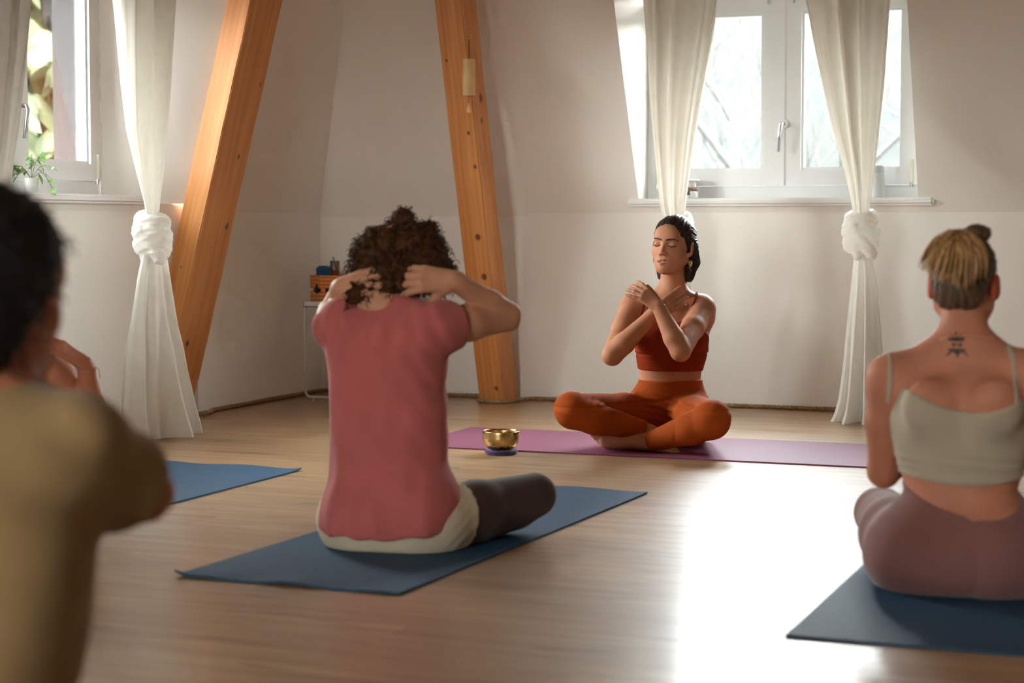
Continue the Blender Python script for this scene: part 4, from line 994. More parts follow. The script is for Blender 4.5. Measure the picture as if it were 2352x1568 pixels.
    for seg in ([(0, -26), (0, -8)], [(-16, -14), (0, -6), (16, -14)], [(-10, -20), (0, -8), (10, -20)], [(-15, -8), (15, -8)], [(-8, -2), (-8, 6)], [(8, -2), (8, 6)], [(-7, 2), (7, 2)], [(-22, 26), (-10, 16), (0, 24), (10, 16), (22, 26)], [(-5, 20), (0, 12), (5, 20)], [(0, 14), (0, 30)], [(-18, 14), (-4, 12)], [(18, 14), (4, 12)]):
        q.path([t_(*p) for p in seg], [.0019] * len(seg), k=0, flat=fl, fs=60)
    decal('tattoo', ss, q, t_(-30, 32) + V3(0, -.05, -.01), t_(30, -30) + V3(0, .08, .01), .0016, .0016, 'tattoo', root)
    q = Solid(); an = [P(x, y, D + d_) for x, y, d_ in ((2150, 779, .02), (2180, 773, -.03), (2213, 771, -.045), (2245, 772, -.045), (2275, 776, -.01))]; q.path(an, [.0014] * 5, k=0, flat=fl, fs=40)
    decal('necklace', ss, q, np.min(an, 0) - V3(.01, .03, .01), np.max(an, 0) + V3(.01, .04, .01), .0018, .0018, 'gold', root)
    # hair: combed up into a knot, ponytail flopped over
    HR = Solid(); HR.ell(Th(0, -.020, .042), (.078, .096, .083), R, k=.0); HR.ell(Th(0, -.062, -.018), (.060, .046, .062), R, k=.03); HR.ell(Th(.035, -.04, .12), (.034, .04, .022), R, k=.012)
    gg, X, Y, Z = grid_of(*HR.bounds(), .004); v = HR.eval(*gg)
    lx, ly, lz = [(X - ho[0]) * R[0, i] + (Y - ho[1]) * R[1, i] + (Z - ho[2]) * R[2, i] for i in range(3)]
    edge = np.interp(lz, [-.2, -.03, -.006, .02, .05, .07, .084, .09], [-.035, -.03, .008, .020, .036, .056, .085, .16]); v = np.maximum(v, (ly - edge) * .6)
    v = np.maximum(v, -.064 + .004 * np.cos(lx * 90) - lz + 6 * lx ** 2); t = np.arctan2(lx, .13 - lz); v = v + .0014 * np.sin(t * 60 + 2 * np.sin(lz * 40)) + .001 * np.sin(t * 130 + 1)
    mesh_field('hair', v.astype(np.float32), gg, 'hair_blond', root, 1)
    rg = random.Random(4); q = B(); kn = P(2200, 536, D - .0)
    for i in range(230):
        u = rg.random(); tip = P(2112 + 150 * u + rg.uniform(-8, 8), 560 + 70 * math.sin(.4 + u * 2.2) + 30 * rg.random() + (10 if u > .6 else 0), D - .055 + rg.uniform(-.035, .03) - .03 * math.sin(u * 3.1))
        mid = kn * .45 + tip * .55 + V3((u - .55) * .05, -.055 - rg.random() * .02, .030 + .016 * rg.random())
        st_ = kn + V3(rg.uniform(-.02, .02), rg.uniform(-.02, .02), rg.uniform(-.012, .008)); pts = []
        for j in range(9): t = j / 8; pts.append(st_ * (1 - t) ** 2 + mid * 2 * t * (1 - t) + tip * t * t)
        q.tube(pts, [.0045, .005, .005, .005, .0046, .004, .0032, .0022, .0006], 4, False)
    o = q.build('ponytail', 'hair_tail', root, smooth=True); o['kind'] = 'stuff'; o['label'] = 'honey blond ponytail flopped over the head'
person_blonde()

# ---------------------------------------------------------------- person in the beige shirt, out of focus in front
def person_beige():
    D = 2.32; g = Rig(-40, 1500, D); root = g.root('person'); P = g.P
    tag(root, 'dark-haired person in a loose beige T-shirt, large and blurred at the left edge', 'person')
    MAT['beige'] = fabric('beige_cotton_shirt', srgb(142, 114, 76), 500, .9, .08, .2, .2); MAT['dark_leg'] = fabric('dark_legging', srgb(46, 40, 40), 500, .85)
    rows = [(925, -190, 90, .04, .06), (1000, -280, 180, .02, .09), (1060, -310, 195, .0, .105), (1200, -300, 190, 0, .11), (1400, -285, 170, .0, .11), (1600, -290, 170, .0, .115), (1750, -320, 200, .0, .125), (1950, -345, 225, 0, .135), (2080, -320, 200, 0, .12)]
    T = Solid(); T.loft(stn(g, D, .11, rows, TURN), TURN, k=.02, round_=.03)
    for x in (-190, 70): T.ell(P(x, 2000, D - .02), (.115, .105, .11), k=.05)
    NK = Solid(); NK.cap(P(-45, 915, D + .03), P(-20, 780, D + .05), .060, .056, k=.05)
    NK.cap(P(-50, 945, D + .03), P(-240, 1020, D + .05), .045, .048, k=.06); NK.cap(P(-30, 945, D + .03), P(150, 1020, D), .045, .048, k=.06)
    ho = P(-22, 668, D + .06); R = rot(TURN - .1, math.radians(-6), 0); HD = Solid(); Th = head(ho, R, HD, True, 1.05)
    A = Solid(); rs, re, rw = P(175, 1030, D - .0), P(328, 1130, D + .12), P(190, 1070, D + .32); ls, le, lw = P(-280, 1000, D + .06), P(-420, 1120, D + .22), P(-190, 1060, D + .36)
    for s_, e_, w_ in ((rs, re, rw), (ls, le, lw)): A.cap(s_, s_ + V3(0, 0, -.01), .05, .05, k=.05); limb(A, s_, e_, .050, .050, .040, .45, .03); limb(A, e_, w_, .038, .040, .027, .3, .015)
    hand(A, rw, V3(-.7, .1, .3), V3(0, 1, .2), -1); hand(A, lw, V3(.7, .1, .3), V3(0, 1, .2), 1)
    Lg = Solid(); 
    for x, kx, dd, ax in ((-190, -560, .28, -60), (60, 480, .18, -20)):
        h_ = P(x, 2000, D); k_ = P(kx, 1840, D + dd); k_[2] = .10; a_ = P(ax, 1700, D + .42); a_[2] = .06; limb(Lg, h_, k_, .09, .085, .06, .4, .05); limb(Lg, k_, a_, .056, .056, .036, .3, .02); foot(Lg, a_, V3(.8 if ax < -40 else -.8, .2, -.1), V3(0, .2, .9), 1)
    low = -min(T.bounds()[0][2], Lg.bounds()[0][2])
    mesh_solid('body', Solid(T.ops + NK.ops + HD.ops + A.ops + Lg.ops), .0085, 'skin_d', root)
    LG = Solid(T.ops + Lg.ops); gg, X, Y, Z = grid_of(*LG.bounds(), .009); v = np.maximum(LG.eval(*gg) - .005, Z - .26); mesh_field('leggings', v, gg, 'dark_leg', root)
    S = Solid(); S.loft(stn(g, D, .13, [(912, -170, 80, .04, .07), (985, -290, 185, .02, .10), (1080, -325, 215, .0, .125), (1200, -325, 222, 0, .13), (1400, -315, 205, .0, .13), (1600, -320, 188, .0, .135), (1800, -345, 205, .0, .15), (1900, -360, 220, 0, .16)], TURN), TURN, k=.02, round_=.02)
    S.cap(P(-50, 945, D + .03), P(-240, 1020, D + .05), .050, .056, k=.06); S.cap(P(-20, 945, D + .03), P(150, 1020, D), .050, .056, k=.06)
    cuts = []
    for s_, e_ in ((rs, re), (ls, le)):
        dv = nrm(e_ - s_); S.cap(s_ - dv * .01, s_ + dv * .20, .060, .074, k=.05); cuts.append((s_ + dv * .122, nrm(dv + V3(.1, -.1, .05))))
    gg, X, Y, Z = grid_of(*S.bounds(), .008); v = S.eval(*gg); lat = X * .93 - Y * .3665
    v = v + .007 * np.sin(lat * 40 + 2 * np.sin(Z * 8)) * np.clip((.62 - Z) * 3, .15, 1) + .004 * np.sin((lat + Z) * 70) * np.exp(-((Z - .6) / .08) ** 2)
    nk = P(-38, 850, D + .05); v = np.maximum(v, -(np.sqrt((X - nk[0]) ** 2 + (Y - nk[1]) ** 2 + (Z - nk[2]) ** 2) - .078))
    for c_, dv in cuts: v = np.maximum(v, (X - c_[0]) * dv[0] + (Y - c_[1]) * dv[1] + (Z - c_[2]) * dv[2])
    v = np.maximum(v, .10 + .01 * np.sin(lat * 30) - Z); v = np.maximum(v, -Solid(T.ops + A.ops).eval(*gg) - .016)
    mesh_field('t_shirt', v.astype(np.float32), gg, 'beige', root, 1, 300)
    HR = Solid(); HR.ell(Th(0, -.020, .048), (.094, .112, .090), R, k=.0); HR.ell(Th(0, -.070, .0), (.076, .055, .075), R, k=.04); HR.ell(Th(0.005, -.080, -.085), (.066, .046, .070), R, k=.04); HR.ell(Th(.066, -.045, -.035), (.026, .040, .060), R, k=.03)
    for x in (-1, 1): HR.ell(Th(x * .06, -.03, .02), (.034, .06, .06), R, k=.03)
    gg, X, Y, Z = grid_of(*HR.bounds(), .007); v = HR.eval(*gg)
    lx, ly, lz = [(X - ho[0]) * R[0, i] + (Y - ho[1]) * R[1, i] + (Z - ho[2]) * R[2, i] for i in range(3)]
    edge = np.interp(lz, [-.2, -.03, -.006, .02, .05, .07, .084, .09], [.0, .0, .03, .040, .056, .075, .10, .18]); v = np.maximum(v, (ly - edge) * .6)
    v = v + .005 * np.sin(X * 90 + 2 * np.sin(Z * 60)) * np.sin(Z * 80 + 2 * np.sin(Y * 60))
    h_ = mesh_field('hair', v.astype(np.float32), gg, 'hair_dark', root, 1, 200)
    curls('hair_wisps', h_, 420, 9, 'hair_dark', root, R=(.003, .006), L=(.015, .03), turns=(.4, 1.0), r=.0014, out=.8, down=.1)
FLOOR_CUT[0] = .001
person_beige()
FLOOR_CUT[0] = .0066

# ---------------------------------------------------------------- person behind, only shoulder, forearm and hand in view
def person_behind():
    D = 5.42; g = Rig(-30, 1150, D); root = g.root('person'); P = g.P
    tag(root, 'person almost hidden behind the beige shirt, bare shoulder and hand with thread bracelet showing', 'person')
    MAT['navy'] = fabric('dark_navy_knit', srgb(40, 44, 58), 500, .85)
    rows = [(738, -80, 60, .03, .055), (765, -125, 100, .03, .08), (820, -130, 105, .0, .10), (900, -125, 95, 0, .10), (980, -120, 88, .0, .10), (1060, -140, 108, .0, .125), (1110, -125, 95, .0, .12)]
    T = Solid(); T.loft(stn(g, D, .10, rows, TURN), TURN, k=.02, round_=.03)
    NK = Solid(); NK.cap(P(-15, 740, D + .02), P(-5, 680, D + .04), .055, .050, k=.05); NK.cap(P(-15, 735, D + .02), P(70, 765, D - .01), .04, .042, k=.05); NK.cap(P(-25, 735, D + .02), P(-100, 768, D + .05), .04, .042, k=.05)
    ho = P(-2, 640, D + .06); R = rot(TURN, math.radians(-8), 0); HD = Solid(); Th = head(ho, R, HD, True, .98)
    A = Solid(); rs, re, rw = P(70, 790, D - .02), P(222, 968, D + .06), P(194, 836, D - .03); ls, le, lw = P(-108, 788, D + .06), P(-160, 930, D + .2), P(-30, 860, D + .25)
    A.cap(rs, rs + V3(0, 0, -.01), .052, .05, k=.05); limb(A, rs, re, .048, .046, .038, .45, .03); limb(A, re, rw, .035, .034, .024, .3, .012)
    A.cap(ls, ls + V3(0, 0, -.01), .05, .05, k=.05); limb(A, ls, le, .047, .046, .038, .45, .03); limb(A, le, lw, .038, .040, .026, .3, .012)
    hand(A, rw, P(120, 786, D - .075) - rw, V3(.45, -.35, .75), 1, (.35, .35, .35, .3), .06, .95, (.25, .2, .2)); hand(A, lw, V3(.5, 0, .6), V3(0, 1, .2), 1)
    Lg = Solid()
    for hx, kx, dd, ax in ((-85, -220, .36, 60), (55, 175, .28, -60)):
        h_ = P(hx, 1075, D); k_ = P(kx, 1060, D + dd); k_[2] = .11; a_ = P(ax, 1060, D + .42); a_[2] = .06; limb(Lg, h_, k_, .09, .082, .058, .4, .05); limb(Lg, k_, a_, .054, .054, .034, .3, .02); foot(Lg, a_, V3(.8 if ax > 0 else -.8, .2, -.1), V3(0, .2, .9), 1)
    fx = (P(100, 800, D)[0], P(215, 800, D)[0], .003); fz = (P(100, 850, D)[2], P(100, 765, D)[2], .003); fy = (rw[1] - .09, rw[1] + .05, .003)
    mesh_solid('body', Solid(T.ops + NK.ops + HD.ops + A.ops + Lg.ops), .0075, 'skin_d', root, ((fx,), (fy,), (fz,)))
    LG = Solid(T.ops + Lg.ops); gg, X, Y, Z = grid_of(*LG.bounds(), .009); v = LG.eval(*gg) - .004; mesh_field('leggings', np.maximum(v, Z - .22), gg, 'navy', root)
    TT = Solid(T.ops); gg, X, Y, Z = grid_of(*TT.bounds(), .008); v = np.maximum(np.maximum(TT.eval(*gg) - .005, .2 - Z), Z - P(0, 850, D)[2]); mesh_field('tank_top', v, gg, 'navy', root)
    HR = Solid(); HR.ell(Th(0, -.020, .042), (.078, .096, .083), R, k=.0); HR.ell(Th(0, -.07, -.02), (.06, .05, .07), R, k=.03)
    mesh_solid('hair', HR, .007, 'hair_dark', root, cut=lambda X, Y, Z: ((X - ho[0]) * R[0, 1] + (Y - ho[1]) * R[1, 1] + (Z - ho[2]) * R[2, 1] - .03 - .6 * np.maximum(0, Z - ho[2] - .03)))
    q = B(); c_ = rw + nrm(re - rw) * .012; ax = nrm(re - rw); a = nrm(np.cross(ax, V3(0, 1, 0))); b_ = np.cross(ax, a)
    q.tube([c_ + (a * math.cos(t) + b_ * math.sin(t)) * .0275 + ax * .004 * math.cos(t) for t in [i / 32 * 6.2832 for i in range(33)]], .0012, 6, False)
    br = q.build('bracelet', 'bracelet', root, smooth=True)
    q = B(); e_ = c_ + V3(.027, -.005, .0); q.tube([e_, e_ + V3(.008, -.004, .003), e_ + V3(.015, -.004, -.006), e_ + V3(.018, -.004, -.03)], .0011, 5); q.build('thread_end', 'bracelet', br)
person_behind()
FLOOR_CUT[0] = None

# ---------------------------------------------------------------- knotted curtains
def curtain(label, rows_up, knot, rows_dn, place, along, seed):
    """rows: (row, left, right) silhouettes; place(px, py) gives the point on the hanging plane; along: 0 = hangs along x, 1 = along y"""
    c0 = place(knot[0], knot[1]); root = tag(empty('curtain', (c0[0], c0[1], 0)), label, 'curtain', 'cream knotted curtains at the windows'); org = V3(c0[0], c0[1], 0)
    rg = random.Random(seed); ph = [rg.random() * 6.28 for _ in range(6)]
    def sheet(name, rows, nf, amp, flare):
        rows = sorted(rows); ys = np.linspace(rows[0][0], rows[-1][0], 70); L_ = np.interp(ys, [r[0] for r in rows], [r[1] for r in rows]); R_ = np.interp(ys, [r[0] for r in rows], [r[2] for r in rows])
        ker = np.array([1, 2, 3, 2, 1]) / 9
        L_ = np.convolve(np.pad(L_, 2, 'edge'), ker, 'valid'); R_ = np.convolve(np.pad(R_, 2, 'edge'), ker, 'valid')
        v = []; n = 200
        for i, y in enumerate(ys):
            a = place(L_[i], y); b = place(R_[i], y); m = place((L_[i] + R_[i]) / 2, y); depth = (np.asarray(m) - CAM) @ C_F; w = (R_[i] - L_[i]) / 2 * depth / F
            th = min(.05, w * .55); hv = nrm((m - CAM) * V3(1, 1, 0)); cs, sn = (abs(hv[1]), abs(hv[0])) if along == 0 else (abs(hv[0]), abs(hv[1]))
            A_ = math.sqrt(max(w * w - (th * sn) ** 2, (.4 * w) ** 2)) / cs; t = i / (len(ys) - 1)
            pin = (1 - t) if flare == 0 else t
            for k in range(n):
                an = 2 * math.pi * k / n; e = abs(math.sin(an))
                f = 1 + amp * (.35 + .65 * pin) * (.6 * math.sin(nf * an + ph[0] + .6 * t) + .4 * math.sin((nf * 1.0 + 4) * an + ph[1] - .5 * t)) * min(1, w / .05) * (.35 + e)
                pu = A_ * math.cos(an) * (1 + .04 * math.sin(3 * an + ph[2]) * pin); pv = th * math.sin(an) * f * (1 + .5 * pin) + .012 * pin * math.sin(2.3 * math.cos(an) * 2 + ph[3])
                p = m + (V3(pu, -pv, 0) if along == 0 else V3(pv, pu, 0)); z = max(m[2], .004)
                if flare and t > .97: z = max(.004, m[2] + .0)
                v.append((p[0] - org[0], p[1] - org[1], z))
        N = len(ys); f = []
        for i in range(N - 1):
            for k in range(n): k2 = (k + 1) % n; f.append((i * n + k, i * n + k2, (i + 1) * n + k2, (i + 1) * n + k))
        q = B(); q.add(v, f); return q.build(name, 'cloth', root, smooth=True)
    sheet('upper_drape', rows_up, 9, .95, 0); sheet('lower_drape', rows_dn, 7, .95, 1)
    # the knot: fat wraps of cloth around the drape
    kx, ky, kw, kh, tilt = knot; dep = (np.asarray(c0) - CAM) @ C_F; s_ = dep / F; c_ = V3(0, 0, c0[2]); S = Solid()
    def fr(rl, pt): return np.stack([C_R * math.cos(rl) + V3(0, 0, math.sin(rl)), C_HF, np.cross(C_R * math.cos(rl) + V3(0, 0, math.sin(rl)), C_HF)], 1) @ rot(0, pt, 0)
    S.ell(c_, (kw * s_ * .8, kw * s_ * .75, kh * s_ * .8), k=0)
    for dz, rl, pt, mj, mn in ((.52, tilt + .12, .25, .60, .34), (.12, tilt - .15, -.2, .70, .36), (-.30, tilt + .05, .2, .66, .34)):
        S.torus(c_ + V3(0, 0, dz * kh * s_), fr(rl, pt), mj * kw * s_, mn * kw * s_, k=.002, ratio=.85)
    S.cap(c_ + C_R * (-.5 * kw * s_) - C_HF * .6 * kw * s_ + V3(0, 0, .3 * kh * s_), c_ + C_R * (.45 * kw * s_) - C_HF * .62 * kw * s_ + V3(0, 0, -.75 * kh * s_), .30 * kw * s_, .34 * kw * s_, k=.003)
    S.cap(c_ + C_R * (-.62 * kw * s_) - C_HF * .35 * kw * s_ + V3(0, 0, .05 * kh * s_), c_ + C_R * (-.25 * kw * s_) - C_HF * .5 * kw * s_ + V3(0, 0, -.85 * kh * s_), .30 * kw * s_, .24 * kw * s_, k=.003)
    gg, X, Y, Z = grid_of(*S.bounds(), .0045); v = S.eval(*gg); xr = X * C_R[0] + Y * C_R[1]
    v = v + .0013 * np.sin((Z - c_[2]) * 170 + xr * (40 + 80 * tilt) + 4 * np.sin(xr * 30 + ph[4])) + .0009 * np.sin((Z - c_[2]) * 330 - xr * 120 + 2 * np.sin(xr * 60))
    mesh_field('knot', v.astype(np.float32), gg, 'cloth', root, 1, 200)
back = lambda px, py: on_y(px, py, -.455)
curtain('cream curtain knotted behind the head of the person in orange', [(-42, 1477, 1658), (100, 1488, 1637), (200, 1492, 1618), (300, 1500, 1600), (400, 1509, 1584), (475, 1517, 1574), (520, 1530, 1572)], (1556, 545, 40, 62, .1),
        [(580, 1535, 1582), (680, 1518, 1592), (800, 1506, 1604), (900, 1496, 1612), (968, 1488, 1618)], back, 0, 1)
curtain('cream curtain hanging to the floor at the right side of the back window', [(-46, 1846, 2043), (100, 1872, 2034), (200, 1893, 2028), (300, 1915, 2018), (400, 1943, 2007), (470, 1957, 1998), (520, 1962, 1995)], (1977, 538, 42, 60, .05),
        [(575, 1964, 2000), (640, 1957, 2012), (750, 1946, 2022), (850, 1937, 2029), (920, 1928, 2034), (960, 1916, 2040), (970, 1908, 2042)], back, 0, 2)
lft = lambda px, py: on_x(px, py, .375)
curtain('cream curtain with a fat knot, hanging beside the broad pine beam', [(-82, 280, 380), (0, 285, 381), (200, 291, 381), (300, 297, 378), (400, 316, 372), (470, 333, 366), (520, 338, 364)], (350, 545, 46, 62, -.35),
        [(585, 328, 382), (640, 318, 388), (750, 305, 398), (850, 298, 414), (930, 296, 432), (985, 300, 446), (999, 305, 447)], lft, 1, 3)
curtain('cream curtain cut off by the left edge of the picture', [(-142, -74, 56), (100, -66, 52), (200, -62, 45), (300, -58, 37), (400, -48, 24), (480, -35, 8), (540, -30, 2)], (-14, 575, 42, 62, .2),
        [(620, -38, 10), (720, -52, 24), (850, -64, 36), (980, -75, 50), (1060, -80, 58)], lft, 1, 4)
MAT['rod'] = plain('white_painted_rod', (.75, .74, .72, 1), .4, .03)
for a_, c_, lb in (((1.66, -.455, 1.965), (3.12, -.455, 1.965), 'white curtain rod above the back window'), ((.375, -1.62, 1.93), (.375, -3.25, 1.93), 'white curtain rod above the left window')):
    q = B(); q.tube([a_, c_], .009, 12); tag(q.build('curtain_rod', 'rod'), lb, 'curtain rod')

# ---------------------------------------------------------------- singing bowl on its cushion
def brass():
    k = M('hammered_brass'); c = k.coords(); n = k.noise(c, 26, 3); n2 = k.noise(c, 90, 3)
    k.l(k.ramp(n, [(.3, (.42, .27, .10, 1)), (.7, (.62, .44, .20, 1))]), k.b.inputs['Base Color']); k.b.inputs['Metallic'].default_value = 1
    k.l(k.ramp(n2, [(.3, (.2, .2, .2, 1)), (.7, (.36, .36, .36, 1))]), k.b.inputs['Roughness']); k.bump(n, .15, .003); return k.m
MAT['brass'] = brass(); MAT['purple_cloth'] = fabric('purple_felt', srgb(66, 46, 92), 300, .9, .1, .3, .3)
bp = on_floor(1151, 1042)
q = B(); q.lathe([(.0, .001), (.052, .001), (.062, .006), (.064, .012), (.060, .017), (.05, .015), (.0, .014)], 48); cu = q.build('bowl_cushion', 'purple_cloth', smooth=True, loc=(bp[0], bp[1], 0)); tag(cu, 'round dark purple felt cushion under the brass bowl', 'cushion')
q = B(); q.lathe([(.0, .0), (.036, .0), (.050, .006), (.062, .018), (.0695, .034), (.0715, .048), (.0705, .062), (.0715, .070), (.0700, .0725), (.0675, .071), (.0672, .060), (.068, .047), (.066, .034), (.058, .020), (.046, .010), (.0, .006)], 64)
bo = q.build('singing_bowl', 'brass', smooth=True, loc=(bp[0], bp[1], .0165)); tag(bo, 'brass singing bowl standing on the floor beside the plum mat', 'bowl')

# ---------------------------------------------------------------- bamboo chime on the beam
MAT['bamboo'] = plain('bamboo', srgb(206, 168, 112), .55, .12, 12, .1, 60); MAT['cord'] = plain('dark_cord', srgb(40, 24, 18), .9, .1); MAT['drop'] = plain('pale_wood_drop', srgb(206, 162, 112), .6, .1, 20)
tp = on_y(1077, 178, -.655); ch = tag(empty('wind_chime', tuple(tp)), 'small bamboo tube chime hanging on the pine beam, with a wooden drop', 'wind chime')
q = B(); r_, h_ = .029, .083; q.lathe([(r_, -h_), (r_, h_), (r_ - .004, h_), (r_ - .004, -h_), (r_, -h_)], 32); q.build('tube', 'bamboo', ch)
q = B(); q.lathe([(0, h_ - .004), (r_ - .003, h_ - .004), (r_ - .003, h_ - .001), (0, h_ - .001)], 24); q.build('cap', 'bamboo', ch)
q = B(); q.tube([(0, 0, h_), (0, 0, .172)], .002, 6); q.build('cord', 'cord', ch)
q = B(); q.tube([(.0095 * math.cos(a), 0, .182 + .0095 * math.sin(a)) for a in [i / 24 * 6.2832 for i in range(25)]], .0018, 6, False); q.build('ring', 'gold', ch)
q = B(); q.tube([(0, 0, .19), (0, .016, .194), (0, .03, .194)], .0018, 6); q.build('hook', 'gold', ch)
q = B(); q.tube([(0, 0, h_), (0, 0, -.113)], .0011, 5); q.build('pull_cord', 'cord', ch)
S = Solid(); S.cap((0, 0, -.148), (0, 0, -.116), .0135, .003, k=0, flat=V3(0, 1, 0), fs=.4); mesh_solid('drop', S, .0022, 'drop', ch)

# ---------------------------------------------------------------- table in the corner with a crate
MAT['white_metal'] = plain('white_powder_coat', (.66, .65, .63, 1), .45, .03)
tb = tag(empty('side_table', (.38, -.28, 0)), 'white metal tray table with thin rod legs in the room corner', 'table')
x0, x1, y0, y1, tz = -.235, .225, -.17, .17, .462
q = B(); q.box(x0, x1, y0, y1, tz, tz + .004); q.box(x0, x1, y0, y0 + .004, tz, tz + .026); q.box(x0, x1, y1 - .004, y1, tz, tz + .026); q.box(x0, x0 + .004, y0, y1, tz, tz + .026); q.box(x1 - .004, x1, y0, y1, tz, tz + .026); q.build('tray', 'white_metal', tb)
for y in (y0 + .006, y1 - .006):
    q = B(); pts = [(x0 + .006, y, tz + .002), (x0 + .006, y, .05)] + [(x0 + .036 - .03 * math.cos(a), y, .05 - .03 * math.sin(a)) for a in (.4, .8, 1.2, 1.57)] + [(x1 - .036 + .03 * math.sin(a), y, .05 - .03 * math.cos(a)) for a in (0, .4, .8, 1.2)] + [(x1 - .006, y, .05), (x1 - .006, y, tz + .002)]
    q.tube(pts, .0065, 10); fr_ = q.build('leg_frame', 'white_metal', tb, smooth=True)
    for x in (x0 + .05, x1 - .05): q = B(); q.tube([(x, y, .0), (x, y, .018)], .0065, 10); q.build('foot', 'white_metal', fr_)
def crate_wood():
    k = M('scorched_pine'); c = k.coords((1, 1, 1)); w = k.n('TexWave', wave_type='RINGS', rings_direction='Y'); w.inputs['Scale'].default_value = 7; w.inputs['Distortion'].default_value = 4; w.inputs['Detail'].default_value = 2; k.l(k.coords((1, 1, 2.4)), w.inputs['Vector'])
    col = k.ramp(w.outputs['Fac'], [(.2, srgb(216, 138, 70)), (.75, srgb(204, 120, 56)), (.98, srgb(172, 98, 46))]); k.l(col, k.b.inputs['Base Color']); k.b.inputs['Roughness'].default_value = .5; return k.m
MAT['crate'] = crate_wood(); MAT['crate_dark'] = plain('near_black', srgb(22, 18, 16), .8, .1)
ck = at(736, 694, 9.02); cr = tag(empty('wooden_crate', (ck[0], ck[1], tz + .0045), YAW + math.radians(23)), 'small scorched pine crate standing on the white tray table', 'crate')
LA, LB, HH, t_ = .27, .17, .148, .010         # long side along local x, short side along local y, from the nearest corner
def board(nm, x0, x1, y0, y1, z0, z1): q = B(); q.box(x0, x1, y0, y1, z0, z1); return q.build(nm, 'crate', cr, bevel=.0015)
for z0, z1 in ((.004, .066), (.084, HH)):
    board('slat', 0, LA, 0, t_, z0, z1); board('slat', 0, LA, LB - t_, LB, z0, z1); board('slat', 0, t_, t_, LB - t_, z0, z1); board('slat', LA - t_, LA, t_, LB - t_, z0, z1)
board('bottom', t_, LA - t_, t_, LB - t_, .0, .008)
for x in (t_, LA - t_ - .02):
    for y in (t_, LB - t_ - .02): board('corner_post', x, x + .02, y, y + .02, .008, HH - .004)
q = B(); q.box(t_ + .001, LA - t_ - .001, t_ + .0205, t_ + .022, .01, HH - .03); q.box(t_ + .021, t_ + .0225, t_ + .03, LB - t_ - .02, .01, HH - .03); q.build('inner_sheet', 'crate_dark', cr)  # thin near-black sheets just inside the slats
q = B(); q.tube([(-.0006, .055 + .032 * math.cos(a), .066 + (.034 if math.sin(a) > 0 else .012) * math.sin(a)) for a in [0]] + [(.0005, .055, .07)], .001, 4); 
S = Solid(); S.cap((.0, .045, .078), (.0, .092, .074), .016, .010, k=0, flat=V3(1, 0, 0), fs=.12); S.cap((0, .060, .082), (0, .062, .096), .013, .010, k=.004, flat=V3(1, 0, 0), fs=.12); mesh_solid('hand_hole_patch', S, .0016, 'crate_dark', cr)  # dark of the hand hole laid on as a near-black patch, nothing cut
for z in (.030, .05, .10, .12, .14):
    for x in (.012, .018): q = B(); q.tube([(x, -.0006, z), (x, .001, z)], .0016, 8); q.build('nail', 'crate_dark', cr)
Mc = cr.matrix_basis
def in_crate(x, y): p = Mc @ Vector((x, y, 0)); return (p.x, p.y, tz + .013)
MAT['blue_pouch'] = fabric('blue_pouch_cloth', srgb(40, 84, 120), 200, .7, .2, .1)
S = Solid(); S.loft([(.0, 0, 0, .040, .02), (.10, 0, 0, .044, .022), (.150, -.002, 0, .042, .020), (.178, -.006, 0, .034, .014), (.186, -.008, 0, .022, .006)], k=0, round_=.006)
po = mesh_solid('pouch', S, .004, 'blue_pouch', None); po.location = in_crate(.060, .115); po.rotation_euler = (0, 0, YAW + .2); tag(po, 'blue cloth pouch sticking out of the pine crate', 'pouch')
gl = tag(empty('glass_jar', in_crate(.093, .06)), 'clear tumbler with red wax in the pine crate', 'glass')
MAT['tumbler'] = glass_material('tumbler_glass', (.93, .93, .92, 1), .12); MAT['red_wax'] = plain('red_wax', srgb(168, 40, 44), .4, .1)
q = B(); q.lathe([(.0, 0), (.022, 0), (.024, .21), (.0225, .21), (.0205, .004), (.0, .004)], 28); q.build('tumbler', 'tumbler', gl, smooth=True)
q = B(); q.lathe([(.0, .006), (.019, .006), (.0205, .165), (.0, .165)], 24); q.build('wax', 'red_wax', gl, smooth=True)
for i, (dx, dz) in enumerate(((-.012, .232), (-.006, .228))):
    q = B(); q.tube([(.006 + .004 * i, 0, .166), (dx, .004 * i, dz)], .0016, 6); q.build('incense_stick', 'cord', gl)

# ---------------------------------------------------------------- things on the window sills
SZ = .9885
MAT['ceramic'] = plain('white_glazed_ceramic', (.74, .73, .70, 1), .25, .03); MAT['terracotta'] = plain('brown_inside', srgb(128, 90, 70), .6, .15)
c_ = on_y(1582, 447, .035); ob = tag(empty('oil_burner', (c_[0], c_[1], SZ)), 'white ceramic oil burner with a tealight, half behind the curtain', 'oil burner')
S = Solid(); S.loft([(0, 0, 0, .044, .044), (.02, 0, 0, .044, .044), (.06, 0, 0, .036, .036), (.078, 0, 0, .040, .040), (.084, 0, 0, .052, .052), (.088, 0, 0, .053, .053)], k=0)
S.loft([(-.02, 0, 0, .038, .038), (.02, 0, 0, .038, .038), (.055, 0, 0, .030, .030), (.066, 0, 0, .010, .010)], k=0, mode='s'); S.ell((0, 0, .095), (.045, .045, .018), k=0, mode='s')
S.ell((-.008, -.05, .018), (.024, .05, .034), k=.002, mode='s'); mesh_solid('body', S, .0028, 'ceramic', ob)
